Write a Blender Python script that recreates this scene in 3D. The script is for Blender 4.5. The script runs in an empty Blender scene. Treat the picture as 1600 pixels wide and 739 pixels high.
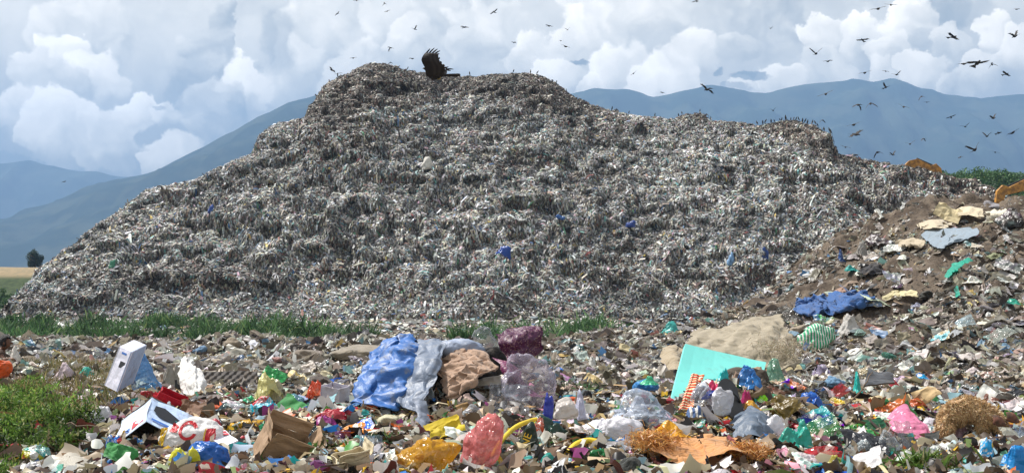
import bpy, math, random
import numpy as np
from mathutils import Vector, Matrix

# ------------------------------------------------------------------ camera, sky, sun, exposure
S = bpy.context.scene
COL = S.collection
R = math.radians
FPX, HOR, CAMZ = 1716.0, 420.0, 4.0
PITCH = math.atan((HOR - 369.5) / FPX)
cam_d = bpy.data.cameras.new('camera')
cam = bpy.data.objects.new('camera', cam_d)
COL.objects.link(cam)
cam_d.sensor_width = 36.0
cam_d.lens = 36.0 * FPX / 1600.0
cam_d.clip_start, cam_d.clip_end = 0.2, 60000
cam.location = (0, 0, CAMZ)
cam.rotation_euler = (R(90) + PITCH, 0, 0)
S.camera = cam
S.view_settings.view_transform = 'Standard'
S.view_settings.look = 'None'
S.view_settings.exposure = 0.55
S.view_settings.gamma = 1.0
S.render.engine = 'CYCLES'
S.cycles.max_bounces = 6
S.cycles.transparent_max_bounces = 12
S.cycles.volume_bounces = 0

SUN_EL, SUN_AZ = 56.0, -62.0        # azimuth: degrees from the view direction (+Y), negative = left
sd = Vector((math.sin(R(SUN_AZ)) * math.cos(R(SUN_EL)), math.cos(R(SUN_AZ)) * math.cos(R(SUN_EL)), math.sin(R(SUN_EL))))
sl = bpy.data.lights.new('sun', 'SUN')
sl.energy, sl.angle, sl.color = 5.0, R(0.53), (1.0, 0.96, 0.90)
sun = bpy.data.objects.new('sun', sl)
COL.objects.link(sun)
sun.rotation_euler = (-sd).to_track_quat('-Z', 'Y').to_euler()
SKY_STRENGTH = 0.10

def NT(nt):
    """tiny node helper: n(type, inputs, **attrs) -> node"""
    def n(typ, ins=None, **kw):
        nd = nt.nodes.new(typ)
        for k, v in kw.items():
            setattr(nd, k, v)
        for k, v in (ins or {}).items():
            s = nd.inputs[k]
            if isinstance(v, bpy.types.NodeSocket):
                nt.links.new(v, s)
            else:
                s.default_value = v
        return nd
    return n
def math_(n, op, a, b=0.0, c=0.0, clamp=False):
    return n('ShaderNodeMath', {0: a, 1: b, 2: c}, operation=op, use_clamp=clamp).outputs[0]
def mixc(n, f, a, b, bt='MIX'):
    m = n('ShaderNodeMix', {0: f, 6: a, 7: b}, data_type='RGBA', blend_type=bt)
    return m.outputs[2]
def maprange(n, v, a, b, c=0.0, d=1.0, smooth=True):
    return n('ShaderNodeMapRange', {0: v, 1: a, 2: b, 3: c, 4: d}, interpolation_type='SMOOTHSTEP' if smooth else 'LINEAR').outputs[0]

def build_world():
    w = bpy.data.worlds.new('World')
    S.world = w
    w.use_nodes = True
    nt = w.node_tree
    nt.nodes.clear()
    n = NT(nt)
    sky = n('ShaderNodeTexSky', sky_type='NISHITA', sun_disc=False, sun_elevation=R(SUN_EL), sun_rotation=R(SUN_AZ), altitude=1500, air_density=1.0, dust_density=1.6)
    d = n('ShaderNodeTexCoord').outputs['Generated']
    sp = n('ShaderNodeSeparateXYZ', {0: d})
    ay = math_(n, 'MAXIMUM', math_(n, 'ABSOLUTE', sp.outputs[1]), 0.15)
    u = math_(n, 'DIVIDE', sp.outputs[0], ay)
    v = math_(n, 'DIVIDE', sp.outputs[2], ay)
    q = n('ShaderNodeCombineXYZ', {0: u, 1: v, 2: math_(n, 'MULTIPLY', math_(n, 'LESS_THAN', sp.outputs[1], 0.0), 7.0)}).outputs[0]
    def warp(vec, sc, amp, det=2.0):
        c = n('ShaderNodeTexNoise', {'Vector': q, 'Scale': sc, 'Detail': det, 'Roughness': 0.6}).outputs['Color']
        c = n('ShaderNodeVectorMath', {0: c, 1: (.5, .5, .5)}, operation='SUBTRACT').outputs[0]
        return n('ShaderNodeVectorMath', {0: c, 1: (amp, amp, 0), 2: vec}, operation='MULTIPLY_ADD').outputs[0]
    w = warp(q, 14.0, .055)
    w = warp(w, 48.0, .028, 7.0)
    bil = n('ShaderNodeTexVoronoi', {'Vector': w, 'Scale': 34.0, 'Smoothness': .35}, feature='SMOOTH_F1').outputs['Distance']
    bil2 = n('ShaderNodeTexVoronoi', {'Vector': w, 'Scale': 85.0, 'Smoothness': .3}, feature='SMOOTH_F1').outputs['Distance']
    bump = math_(n, 'ADD', math_(n, 'MULTIPLY', bil, .55), math_(n, 'MULTIPLY', bil2, .3))          # 0 at a billow's middle
    fine = n('ShaderNodeTexNoise', {'Vector': w, 'Scale': 30.0, 'Detail': 8.0, 'Roughness': .62}).outputs[0]
    wide = n('ShaderNodeTexNoise', {'Vector': q, 'Scale': 4.5, 'Detail': 5.0, 'Roughness': .55, 'Distortion': .3}).outputs[0]
    # thin high cloud behind everything, bluer towards the horizon
    val = math_(n, 'ADD', maprange(n, v, .05, .24, .22, .60), math_(n, 'MULTIPLY', math_(n, 'SUBTRACT', wide, .5), .55))
    tex = math_(n, 'ADD', math_(n, 'MULTIPLY', math_(n, 'SUBTRACT', fine, .5), .42), math_(n, 'MULTIPLY', math_(n, 'SUBTRACT', .38, bump), .42))
    val = math_(n, 'ADD', val, math_(n, 'MULTIPLY', tex, .35))
    heads = [(120, 60, 95, .62, .8), (520, 55, 100, .62, .7), (640, 20, 80, .66, .7), (980, 50, 120, .66, .8), (1200, 35, 80, .50, .8), (1440, 20, 90, .50, .7), (760, 60, 80, .62, .8),
             (95, 85, 48, .84, 1), (48, 115, 50, .72, .9), (140, 118, 52, .74, .95), (90, 152, 55, .50, .8), (30, 190, 60, .70, .9), (95, 200, 70, .80, .95), (215, 172, 42, .84, .95), (255, 178, 36, .78, .9), (165, 222, 70, .66, .9),
             (345, 28, 28, .44, .8), (318, 70, 42, .46, .9), (305, 120, 46, .42, .85), (375, 132, 46, .80, .95), (340, 168, 56, .46, .8), (262, 252, 44, .74, .8), (330, 215, 44, .34, .6),
             (465, 110, 62, .62, .7), (560, 105, 66, .66, .8), (650, 75, 58, .60, .8), (835, 100, 56, .66, .9), (905, 66, 52, .74, .9), (870, 128, 44, .70, .8), (975, 100, 60, .82, .9), (1035, 122, 56, .84, 1), (1085, 88, 48, .72, .9),
             (930, 140, 36, .72, .9), (1150, 70, 44, .58, .8), (1215, 143, 44, .76, .95), (1165, 150, 30, .70, .9), (1290, 52, 36, .80, .9), (1350, 66, 46, .74, .9), (1285, 112, 52, .60, .85), (1425, 42, 44, .80, .95), (1480, 66, 40, .70, .9),
             (1405, 98, 46, .66, .9), (1450, 112, 40, .74, .9), (1560, 52, 34, .82, .95), (1592, 82, 40, .80, .95), (1545, 104, 44, .70, .9), (1500, 132, 34, .60, .8), (1385, 118, 30, .74, .8)]
    for (px, py, r, br, op) in heads:
        c = ((px - 800) / FPX, (HOR - py) / FPX, 0)
        rr = r / FPX
        df = n('ShaderNodeVectorMath', {0: w, 1: c}, operation='SUBTRACT').outputs[0]
        ln_ = n('ShaderNodeVectorMath', {0: df}, operation='LENGTH').outputs['Value']
        dd = math_(n, 'MULTIPLY_ADD', ln_, 1 / rr, math_(n, 'MULTIPLY', bump, .55))
        sh = n('ShaderNodeVectorMath', {0: df, 1: (-.10 / rr, .20 / rr, 0)}, operation='DOT_PRODUCT').outputs['Value']
        hv_ = math_(n, 'ADD', math_(n, 'ADD', sh, br), tex)
        lowf = n('ShaderNodeVectorMath', {0: df, 1: (0, 1 / rr, 0)}, operation='DOT_PRODUCT').outputs['Value']
        edge_ = math_(n, 'MULTIPLY', maprange(n, dd, 1.22, 1.07, 0, op), maprange(n, lowf, -1.0, .15, 0, 1))
        val = n('ShaderNodeMix', {0: edge_, 2: val, 3: hv_}, data_type='FLOAT').outputs[0]
    # gaps under the clouds where dark blue shows
    for (px, py, rx, ry, am) in [(905, 93, 18, 7, .6), (1121, 116, 15, 6, .6), (1178, 126, 32, 9, .65), (1140, 150, 40, 8, .4), (245, 162, 18, 7, .35), (430, 60, 30, 50, .25), (60, 268, 120, 14, .5), (1490, 20, 70, 26, .22), (280, 150, 24, 30, .2)]:
        df = n('ShaderNodeVectorMath', {0: w, 1: ((px - 800) / FPX, (HOR - py) / FPX, 0)}, operation='SUBTRACT').outputs[0]
        df = n('ShaderNodeVectorMath', {0: df, 1: (FPX / rx, FPX / ry, 0)}, operation='MULTIPLY').outputs[0]
        l_ = n('ShaderNodeVectorMath', {0: df}, operation='LENGTH').outputs['Value']
        val = n('ShaderNodeMix', {0: maprange(n, l_, 1.2, .7, 0, am), 2: val, 3: .06}, data_type='FLOAT').outputs[0]
    ramp = n('ShaderNodeValToRGB', {0: val})
    cr = ramp.color_ramp
    pts = [(0.0, (.08, .13, .17)), (0.22, (.24, .27, .27)), (0.42, (.46, .46, .42)), (0.60, (.80, .76, .66)), (0.80, (1.12, 1.04, .90)), (1.0, (1.38, 1.29, 1.12))]
    cr.elements[0].position, cr.elements[0].color = pts[0][0], (*pts[0][1], 1)
    cr.elements[1].position, cr.elements[1].color = pts[-1][0], (*pts[-1][1], 1)
    for p, c in pts[1:-1]:
        e = cr.elements.new(p)
        e.color = (*c, 1)
    cl = n('ShaderNodeVectorMath', {0: ramp.outputs[0], 3: 1.0 / SKY_STRENGTH}, operation='SCALE').outputs[0]
    cover = maprange(n, sp.outputs[2], 0.6, 0.25, 0.45, 1.0)      # more blue overhead
    mixd = mixc(n, cover, sky.outputs[0], cl)
    bg = n('ShaderNodeBackground', {'Color': mixd, 'Strength': SKY_STRENGTH})
    out = n('ShaderNodeOutputWorld', {'Surface': bg.outputs[0]})
build_world()
S.world.cycles.sampling_method = 'MANUAL'
S.world.cycles.sample_map_resolution = 256

# ------------------------------------------------------------------ helpers
rng = np.random.default_rng(7)
random.seed(7)
def lin(c):
    """'#rrggbb' in sRGB -> linear tuple"""
    c = c.lstrip('#')
    o = []
    for i in (0, 2, 4):
        v = int(c[i:i + 2], 16) / 255
        o.append(v / 12.92 if v < 0.04045 else ((v + 0.055) / 1.055) ** 2.4)
    return tuple(o)
def at(px, py, Y):
    """the world point a photograph pixel looks at, at depth Y"""
    x, y = (px - 800) / FPX, (369.5 - py) / FPX
    c, s = math.cos(PITCH), math.sin(PITCH)
    fy, fz = c - y * s, s + y * c
    return Vector((x / fy * Y, Y, CAMZ + fz / fy * Y))
def _h(ix, iy, iz, s):
    h = (ix.astype(np.int64) * 374761393 + iy.astype(np.int64) * 668265263 + iz.astype(np.int64) * 1440662683 + s * 974634777) & 0xffffffff
    h = ((h ^ (h >> 13)) * 1274126177) & 0xffffffff
    h = ((h ^ (h >> 16)) * 2246822519) & 0xffffffff
    return ((h ^ (h >> 15)) & 0xffffff) / float(0x7fffff) - 1.0
def vnoise(x, y, z=0.0, s=0):
    x, y, z = np.broadcast_arrays(np.asarray(x, float), np.asarray(y, float), np.asarray(z, float))
    ix, iy, iz = np.floor(x), np.floor(y), np.floor(z)
    fx, fy, fz = x - ix, y - iy, z - iz
    fx, fy, fz = [f * f * f * (f * (f * 6 - 15) + 10) for f in (fx, fy, fz)]
    r = 0
    for dx in (0, 1):
        for dy in (0, 1):
            for dz in (0, 1):
                r = r + _h(ix + dx, iy + dy, iz + dz, s) * (fx if dx else 1 - fx) * (fy if dy else 1 - fy) * (fz if dz else 1 - fz)
    return r
def fbm(x, y, z=0.0, o=4, s=0, g=0.5):
    a, f, r = 1.0, 1.0, 0.0
    for i in range(o):
        r = r + a * vnoise(np.asarray(x) * f + 17.3 * i, np.asarray(y) * f - 9.1 * i, np.asarray(z) * f, s + i)
        a *= g
        f *= 2.03
    return r
def ridged(x, y, z=0.0, o=3, s=0, g=0.5):
    a, f, r = 1.0, 1.0, 0.0
    for i in range(o):
        r = r + a * (1 - 2 * np.abs(vnoise(np.asarray(x) * f + 7.7 * i, np.asarray(y) * f + 3.1 * i, np.asarray(z) * f, s + i)))
        a *= g
        f *= 2.1
    return r
def crease(x, y, z, s=0, k=1.0, o=7):
    """sharp pleats in many directions, as in crumpled film or paper; about -1..1"""
    rr = np.random.default_rng(5000 + int(s) % 4000)
    x, y, z = [np.asarray(v, float) for v in (x, y, z)]
    wx, wy = .35 * vnoise(x * k * .9, y * k * .9, z * k * .9, int(s)), .35 * vnoise(x * k * .9 + 31, y * k * .9, z * k * .9, int(s) + 1)
    r, tot, f, a = 0.0, 0.0, k, 1.0
    for i in range(o):
        d = rr.normal(size=3)
        d /= np.linalg.norm(d)
        t = (x * d[0] + y * d[1] + z * d[2]) * f * .5 + rr.uniform(0, 1) + wx * d[0] + wy * d[1]
        tri = np.abs(t - np.floor(t) - .5) * 4 - 1
        m = .6 + .4 * vnoise(x * k * .7 + 5 * i, y * k * .7, z * k * .7, int(s) + 20 + i)
        r = r + a * tri * m
        tot += a * .6
        f *= 1.32
        a *= .80
    return r / tot
def sst(x, a, b):
    t = np.clip((np.asarray(x, float) - a) / (b - a), 0, 1)
    return t * t * (3 - 2 * t)

def mesh(name, V, F, smooth=True, cols=None, mat_idx=None):
    """V (n,3); F an (m,k) int array or a list of such arrays"""
    V = np.asarray(V, np.float32)
    Fs = F if isinstance(F, list) else [F]
    Fs = [np.asarray(f, np.int32) for f in Fs if len(f)]
    me = bpy.data.meshes.new(name)
    me.vertices.add(len(V))
    me.vertices.foreach_set('co', V.ravel())
    loops = np.concatenate([f.ravel() for f in Fs])
    tot = np.concatenate([np.full(len(f), f.shape[1], np.int32) for f in Fs])
    st = np.concatenate([[0], np.cumsum(tot)[:-1]]).astype(np.int32)
    me.loops.add(len(loops))
    me.loops.foreach_set('vertex_index', loops)
    me.polygons.add(len(tot))
    me.polygons.foreach_set('loop_start', st)
    me.polygons.foreach_set('loop_total', tot)
    if mat_idx is not None:
        me.polygons.foreach_set('material_index', np.asarray(mat_idx, np.int32))
    me.polygons.foreach_set('use_smooth', np.full(len(tot), smooth))
    if cols is not None:
        ca = me.color_attributes.new('Col', 'FLOAT_COLOR', 'POINT')
        c = np.ones((len(V), 4), np.float32)
        c[:, :3] = np.asarray(cols)[:, :3]
        ca.data.foreach_set('color', c.ravel())
    me.update(calc_edges=True)
    return me
def link(name, me, mat=None, parent=None, color=None, **props):
    o = bpy.data.objects.new(name, me)
    COL.objects.link(o)
    if mat is not None:
        for m in (mat if isinstance(mat, (list, tuple)) else [mat]):
            me.materials.append(m)
    if parent is not None:
        o.parent = parent
    if color is not None:
        o.color = (*color, 1)
    for k, v in props.items():
        o[k] = v
    return o
def empty(name, loc, label, category, group=None, rz=0.0):
    o = bpy.data.objects.new(name, None)
    COL.objects.link(o)
    o.location = loc
    o.rotation_euler = (0, 0, rz)
    o['label'], o['category'] = label, category
    if group:
        o['group'] = group
    return o

# ------------------------------------------------------------------ materials
def mat_new(name):
    m = bpy.data.materials.new(name)
    m.use_nodes = True
    m.node_tree.nodes.clear()
    return m, NT(m.node_tree)
def finish(m, n, sh):
    n('ShaderNodeOutputMaterial', {'Surface': sh})
    return m
def m_simple(name, col, rough=0.6, metal=0.0, spec=0.5, noise_amt=0.2, scale=6.0, bump=0.0, col2=None, bscale=None):
    m, n = mat_new(name)
    tc = n('ShaderNodeTexCoord').outputs['Object']
    nz = n('ShaderNodeTexNoise', {'Vector': tc, 'Scale': scale, 'Detail': 6.0, 'Roughness': 0.6}).outputs[0]
    c2 = col2 or tuple(v * (1 - noise_amt) for v in col)
    c = mixc(n, maprange(n, nz, 0.35, 0.65), (*c2, 1), (*col, 1))
    ins = {'Base Color': c, 'Roughness': rough, 'Metallic': metal, 'Specular IOR Level': spec}
    if bump:
        b2 = n('ShaderNodeTexNoise', {'Vector': tc, 'Scale': bscale or scale * 4, 'Detail': 6.0}).outputs[0]
        ins['Normal'] = n('ShaderNodeBump', {'Height': b2, 'Strength': bump, 'Distance': 0.05}).outputs[0]
    return finish(m, n, n('ShaderNodeBsdfPrincipled', ins).outputs[0])
def m_attr(name, rough=0.5, transl=0.25, spec=0.5, vary=0.0):
    """colour from the mesh's own Col attribute; thin, so it lets some light through"""
    m, n = mat_new(name)
    c = n('ShaderNodeVertexColor', layer_name='Col').outputs[0]
    p = n('ShaderNodeBsdfPrincipled', {'Base Color': c, 'Roughness': rough, 'Specular IOR Level': spec}).outputs[0]
    if transl:
        t = n('ShaderNodeBsdfTranslucent', {'Color': c}).outputs[0]
        p = n('ShaderNodeMixShader', {0: transl, 1: p, 2: t}).outputs[0]
    return finish(m, n, p)
def m_stock(name, rough, transl=0.0, crinkle=0.0, cscale=14.0, stain=0.35, alpha=1.0, pattern=None, spec=0.5, sheen=0.0, graycol=(.16, .13, .10)):
    """material for a kind of rubbish: colour from the object's own colour; dirt spots; crinkle relief; optional print"""
    m, n = mat_new(name)
    tc = n('ShaderNodeTexCoord').outputs['Object']
    oi = n('ShaderNodeObjectInfo')
    rnd = math_(n, 'MULTIPLY', oi.outputs['Random'], 37.0)
    v = n('ShaderNodeVectorMath', {0: tc, 1: n('ShaderNodeCombineXYZ', {0: rnd, 1: rnd, 2: rnd}).outputs[0]}, operation='ADD').outputs[0]
    col = oi.outputs['Color']
    if pattern:
        white = (0.72, 0.70, 0.66, 1)
        if pattern == 'print':
            vo = n('ShaderNodeTexVoronoi', {'Vector': v, 'Scale': 9.0}, feature='F1')
            big = maprange(n, vo.outputs['Distance'], 0.28, 0.32)
            hs = n('ShaderNodeHueSaturation', {'Hue': math_(n, 'FRACT', math_(n, 'ADD', oi.outputs['Random'], 0.35)), 'Saturation': 1.2, 'Value': 1.1, 'Color': col}).outputs[0]
            wv = n('ShaderNodeTexNoise', {'Vector': v, 'Scale': 5.0, 'Detail': 1.0}).outputs[0]
            c1 = mixc(n, maprange(n, wv, 0.50, 0.53), col, hs)
            bk = n('ShaderNodeTexBrick', {'Vector': v, 'Scale': 22.0, 'Color1': (1, 1, 1, 1), 'Color2': (0, 0, 0, 1), 'Mortar': (0, 0, 0, 1), 'Mortar Size': .06, 'Bias': -0.35})
            wz = maprange(n, n('ShaderNodeTexNoise', {'Vector': v, 'Scale': 7.0, 'Detail': 0.0}).outputs[0], 0.52, 0.55)
            c2 = mixc(n, math_(n, 'MULTIPLY', bk.outputs['Color'], wz), c1, white)
            col = mixc(n, big, white, c2)
        elif pattern == 'swirl':
            wv = n('ShaderNodeTexWave', {'Vector': v, 'Scale': 7.0, 'Distortion': 5.0, 'Detail': 1.0}, wave_type='RINGS').outputs['Fac']
            c1 = mixc(n, maprange(n, wv, 0.5, 0.6), col, (.85, .55, .08, 1))
            col = mixc(n, maprange(n, wv, 0.86, 0.9), c1, (.8, .75, .65, 1))
        elif pattern == 'sequin':
            vo = n('ShaderNodeTexVoronoi', {'Vector': v, 'Scale': 70.0}, feature='F1').outputs['Distance']
            col = mixc(n, maprange(n, vo, 0.30, 0.12), col, (.75, .50, .38, 1))
        elif pattern == 'stripe':
            wv = n('ShaderNodeTexWave', {'Vector': v, 'Scale': 6.0, 'Distortion': 1.0}).outputs['Fac']
            col = mixc(n, maprange(n, wv, 0.6, 0.65), col, white)
        elif pattern == 'weave':
            ck = n('ShaderNodeTexChecker', {'Vector': tc, 'Scale': 160.0, 'Color1': (1, 1, 1, 1), 'Color2': (.72, .7, .66, 1)}).outputs[0]
            col = mixc(n, 0.8, col, mixc(n, 1.0, col, ck, 'MULTIPLY'))
    st = n('ShaderNodeTexNoise', {'Vector': v, 'Scale': 7.0, 'Detail': 8.0, 'Roughness': 0.65}).outputs[0]
    col = mixc(n, math_(n, 'MULTIPLY', maprange(n, st, 0.50, 0.72), stain), col, (*graycol, 1))
    ins = {'Base Color': col, 'Roughness': rough, 'Specular IOR Level': spec}
    if crinkle:
        h = n('ShaderNodeTexNoise', {'Vector': v, 'Scale': cscale * 1.2, 'Detail': 3.0, 'Distortion': 1.0}).outputs[0]
        for ang, f in (((.3, 1.1, .5), .22), ((1.2, .2, 2.1), .3), ((2.0, 1.7, .4), .4), ((.8, 2.6, 1.3), .55)):
            vr = n('ShaderNodeVectorRotate', {'Vector': v, 'Rotation': ang}, rotation_type='EULER_XYZ').outputs[0]
            wv = n('ShaderNodeTexWave', {'Vector': vr, 'Scale': cscale * f, 'Distortion': 2.2, 'Detail': 1.5, 'Detail Scale': 1.2}, wave_profile='TRI').outputs['Fac']
            h = math_(n, 'ADD', math_(n, 'MULTIPLY', wv, .22 / f ** .7), h)
        ins['Normal'] = n('ShaderNodeBump', {'Height': h, 'Strength': crinkle, 'Distance': 0.03}).outputs[0]
    if sheen:
        ins['Sheen Weight'] = sheen
    nrm = ins.get('Normal')
    p = n('ShaderNodeBsdfPrincipled', ins).outputs[0]
    if transl:
        ti = {'Color': col}
        if nrm:
            ti['Normal'] = nrm
        p = n('ShaderNodeMixShader', {0: transl, 1: p, 2: n('ShaderNodeBsdfTranslucent', ti).outputs[0]}).outputs[0]
    if alpha < 1.0:
        tp = n('ShaderNodeBsdfTransparent', {'Color': mixc(n, 0.25, (1, 1, 1, 1), col)}).outputs[0]
        lw = n('ShaderNodeLayerWeight', {'Blend': 0.45})
        f = math_(n, 'ADD', alpha, math_(n, 'MULTIPLY', lw.outputs['Facing'], 0.55), clamp=True)
        f = math_(n, 'ADD', f, math_(n, 'MULTIPLY', maprange(n, st, 0.4, 0.7), 0.2), clamp=True)
        p = n('ShaderNodeMixShader', {0: f, 1: tp, 2: p}).outputs[0]
    return finish(m, n, p)
M = {
    'bag': m_stock('plastic_bag_skin', 0.30, 0.28, 0.55, 12, 0.25, spec=0.6),
    'film': m_stock('clear_plastic_film', 0.12, 0.2, 0.8, 11, 0.1, alpha=0.14, spec=0.9),
    'tint': m_stock('tinted_plastic_film', 0.16, 0.4, 0.7, 12, 0.12, alpha=0.48, spec=0.9),
    'cloth': m_stock('old_cloth', 0.9, 0.08, 0.35, 18, 0.5, sheen=0.2),
    'satin': m_stock('satin_cloth', 0.45, 0.1, 0.35, 16, 0.25),
    'tarp': m_stock('tarpaulin', 0.5, 0.08, 0.5, 7, 0.8, graycol=(.24, .25, .27)),
    'paper': m_stock('paper', 0.75, 0.12, 0.3, 9, 0.35),
    'board': m_stock('cardboard', 0.85, 0.0, 0.25, 10, 0.55, graycol=(.2, .14, .09)),
    'print': m_stock('printed_wrapper', 0.28, 0.1, 0.5, 15, 0.15, pattern='print', spec=0.6),
    'swirl': m_stock('swirl_wrapper', 0.28, 0.1, 0.4, 15, 0.1, pattern='swirl', spec=0.6),
    'sequin': m_stock('sequin_cloth', 0.45, 0.1, 0.35, 15, 0.15, pattern='sequin'),
    'stripe': m_stock('striped_cloth', 0.7, 0.1, 0.35, 15, 0.3, pattern='stripe'),
    'weave': m_stock('woven_sack', 0.7, 0.12, 0.35, 9, 0.35, pattern='weave'),
    'foam': m_stock('foam_board', 0.75, 0.0, 0.0, 22, 0.18),
    'hard': m_stock('hard_plastic', 0.35, 0.0, 0.08, 6, 0.3),
    'black': m_simple('black_ink', (.012, .012, .015), 0.5),
    'red': m_simple('red_ink', (.55, .02, .03), 0.5, noise_amt=.1),
    'gold': m_simple('yellow_ink', (.75, .48, .03), 0.5, noise_amt=.1),
    'blueink': m_simple('blue_ink', (.05, .16, .5), 0.5, noise_amt=.1),
    'tealink': m_simple('teal_ink', (.05, .32, .33), 0.5, noise_amt=.1),
    'wood': m_simple('weathered_wood', (.16, .11, .07), 0.85, scale=20, bump=.3),
    'litter': m_attr('mixed_litter', 0.42, 0.22),
    'farlitter': m_attr('weathered_litter', 0.6, 0.12, 0.35),
    'leafy': m_attr('leaf_green', 0.55, 0.35, 0.3),
    'feather': m_attr('dark_feathers', 0.7, 0.0, 0.3),
}

def m_dirt(name, ca, cb, cc, scale=1.2):
    m, n = mat_new(name)
    tc = n('ShaderNodeTexCoord').outputs['Object']
    a = n('ShaderNodeTexNoise', {'Vector': tc, 'Scale': scale, 'Detail': 12.0, 'Roughness': 0.65}).outputs[0]
    b = n('ShaderNodeTexNoise', {'Vector': tc, 'Scale': scale * 9, 'Detail': 8.0, 'Roughness': 0.7}).outputs[0]
    c = mixc(n, maprange(n, a, 0.38, 0.62), (*ca, 1), (*cb, 1))
    c = mixc(n, maprange(n, b, 0.5, 0.66), c, (*cc, 1))
    bp = n('ShaderNodeBump', {'Height': b, 'Strength': 0.9, 'Distance': 0.08}).outputs[0]
    return finish(m, n, n('ShaderNodeBsdfPrincipled', {'Base Color': c, 'Roughness': 0.95, 'Normal': bp, 'Specular IOR Level': 0.2}).outputs[0])
M['dirt'] = m_dirt('rubbish_soil', (.085, .064, .048), (.19, .15, .112), (.045, .036, .03))
M['moundsoil'] = m_dirt('compacted_waste', (.11, .097, .084), (.19, .17, .15), (.05, .045, .04), 0.6)

# ------------------------------------------------------------------ the lie of the land
RX = [-60, 1.5, 4.5, 8.0, 9.4, 11.1, 12.6, 14.3, 16.8, 25, 40]
RZ = [2.3, 2.32, 2.62, 2.95, 3.75, 4.7, 5.5, 5.85, 6.05, 6.4, 6.6]
def lump(X, Y, px, Yc, r, h):
    xc = (px - 800) / FPX * Yc
    return h * np.exp(-(((X - xc) / r[0]) ** 2 + ((Y - Yc) / r[1]) ** 2))
def field(X, Y):
    """height of the rubbish field we stand on"""
    X, Y = np.asarray(X, float), np.asarray(Y, float)
    zr = np.interp(X, RX, RZ)
    t = sst(Y, 14.5, 37)
    z = 2.34 + (zr - 2.34) * t ** 0.9
    z = z + 0.10 * fbm(X * 0.55, Y * 0.55, 0, 3, 3) + 0.05 * ridged(X * 1.7, Y * 1.7, 0, 3, 8)
    z = z + (0.26 * ridged(X * 0.35, Y * 0.35, 0, 3, 21) + 0.16 * ridged(X * .9, Y * .9, 0, 3, 30)) * sst(X, 5, 9) * sst(Y, 15, 22)
    z = z + lump(X, Y, 700, 12.0, (1.0, .8), .30) + lump(X, Y, 1150, 11.5, (.8, .9), .33) + lump(X, Y, 1215, 12.2, (.7, .7), .12)
    z = z + lump(X, Y, 230, 11.3, (.7, .7), .16) + lump(X, Y, 860, 9.8, (.9, .6), .10) + lump(X, Y, 1080, 9.0, (.7, .5), .10)
    z = z + lump(X, Y, 360, 22.0, (1.2, 1.0), .22) + lump(X, Y, 520, 21.0, (1.4, 1.2), .18) + lump(X, Y, 620, 20.0, (1.2, 1.2), .12)
    yc = np.interp(X, [-60, 0, 4, 9, 14, 40], [24.0, 24.0, 28, 36, 39, 40])
    drop = sst(Y, yc, yc + 9)
    z = z * (1 - drop) - 0.15 * drop
    z = z - 2.6 * (1 - sst(X, -26, -16)) * 0.4
    return z
def hit(px, py):
    """where the view ray of a pixel meets the rubbish field"""
    Y = np.arange(5.5, 48, 0.01)
    x, y = (px - 800) / FPX, (369.5 - py) / FPX
    c, s = math.cos(PITCH), math.sin(PITCH)
    fy, fz = c - y * s, s + y * c
    zz = CAMZ + fz / fy * Y
    hh = field(x / fy * Y, Y)
    i = np.argmax(hh > zz)
    if not (hh > zz).any():
        i = len(Y) - 1
    return Vector((x / fy * Y[i], Y[i], float(hh[i])))

def grid_mesh(name, xs, ys, fn, mat, smooth=True, **props):
    X, Y = np.meshgrid(xs, ys)
    P = fn(X, Y)
    V = P.reshape(-1, 3)
    nx, ny = len(xs), len(ys)
    i = np.arange(nx - 1)[None, :] + np.arange(ny - 1)[:, None] * nx
    F = np.stack([i, i + 1, i + 1 + nx, i + nx], -1).reshape(-1, 4)
    return link(name, mesh(name, V, F, smooth), mat, **props), P

# -- the plain: one sheet to the horizon
def plainz(X, Y):
    z = 0.12 * fbm(X * 0.08, Y * 0.08, 0, 3, 5) * sst(Y, 40, 60)
    left = 4.35 * sst(Y, 128, 150) * (1 - sst(X, -25, -5)) * (1 + 0.03 * fbm(X * .05, Y * .05, 0, 3, 6))
    right = 18.2 * sst(Y, 148, 172) * sst(X, 40, 58) * (1 + 0.05 * fbm(X * .04, Y * .04, 0, 3, 2)) * (1 - 0.35 * sst(X, 80, 120))
    fade = 1 - sst(Y, 900, 2500) * 0.8
    return z + (left + right) * fade
def m_ground():
    m, n = mat_new('plain_ground')
    tc = n('ShaderNodeTexCoord').outputs['Object']
    sep = n('ShaderNodeSeparateXYZ', {0: tc})
    a = n('ShaderNodeTexNoise', {'Vector': tc, 'Scale': 0.05, 'Detail': 10.0, 'Roughness': 0.6}).outputs[0]
    b = n('ShaderNodeTexNoise', {'Vector': tc, 'Scale': 1.5, 'Detail': 8.0, 'Roughness': 0.7}).outputs[0]
    green = mixc(n, maprange(n, b, 0.4, 0.6), (.030, .048, .020, 1), (.055, .078, .032, 1))
    tan = mixc(n, maprange(n, b, 0.4, 0.6), (.30, .225, .13, 1), (.22, .18, .11, 1))
    f = math_(n, 'MULTIPLY', maprange(n, a, 0.20, 0.30), maprange(n, sep.outputs[2], 2.6, 3.3))
    f = math_(n, 'MULTIPLY', f, maprange(n, sep.outputs[0], 20.0, -20.0))
    c = mixc(n, f, green, tan)
    nearf = maprange(n, sep.outputs[1], 100.0, 60.0)
    c = mixc(n, math_(n, 'MULTIPLY', nearf, maprange(n, b, 0.35, 0.55)), c, (.16, .13, .10, 1))
    return finish(m, n, n('ShaderNodeBsdfPrincipled', {'Base Color': c, 'Roughness': 0.95, 'Specular IOR Level': 0.2}).outputs[0])
gx = np.concatenate([[-16000, -8000, -4000, -2000, -1000, -500, -300], np.arange(-200, 201, 4), [300, 500, 1000, 2000, 4000, 8000, 16000]])
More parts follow.
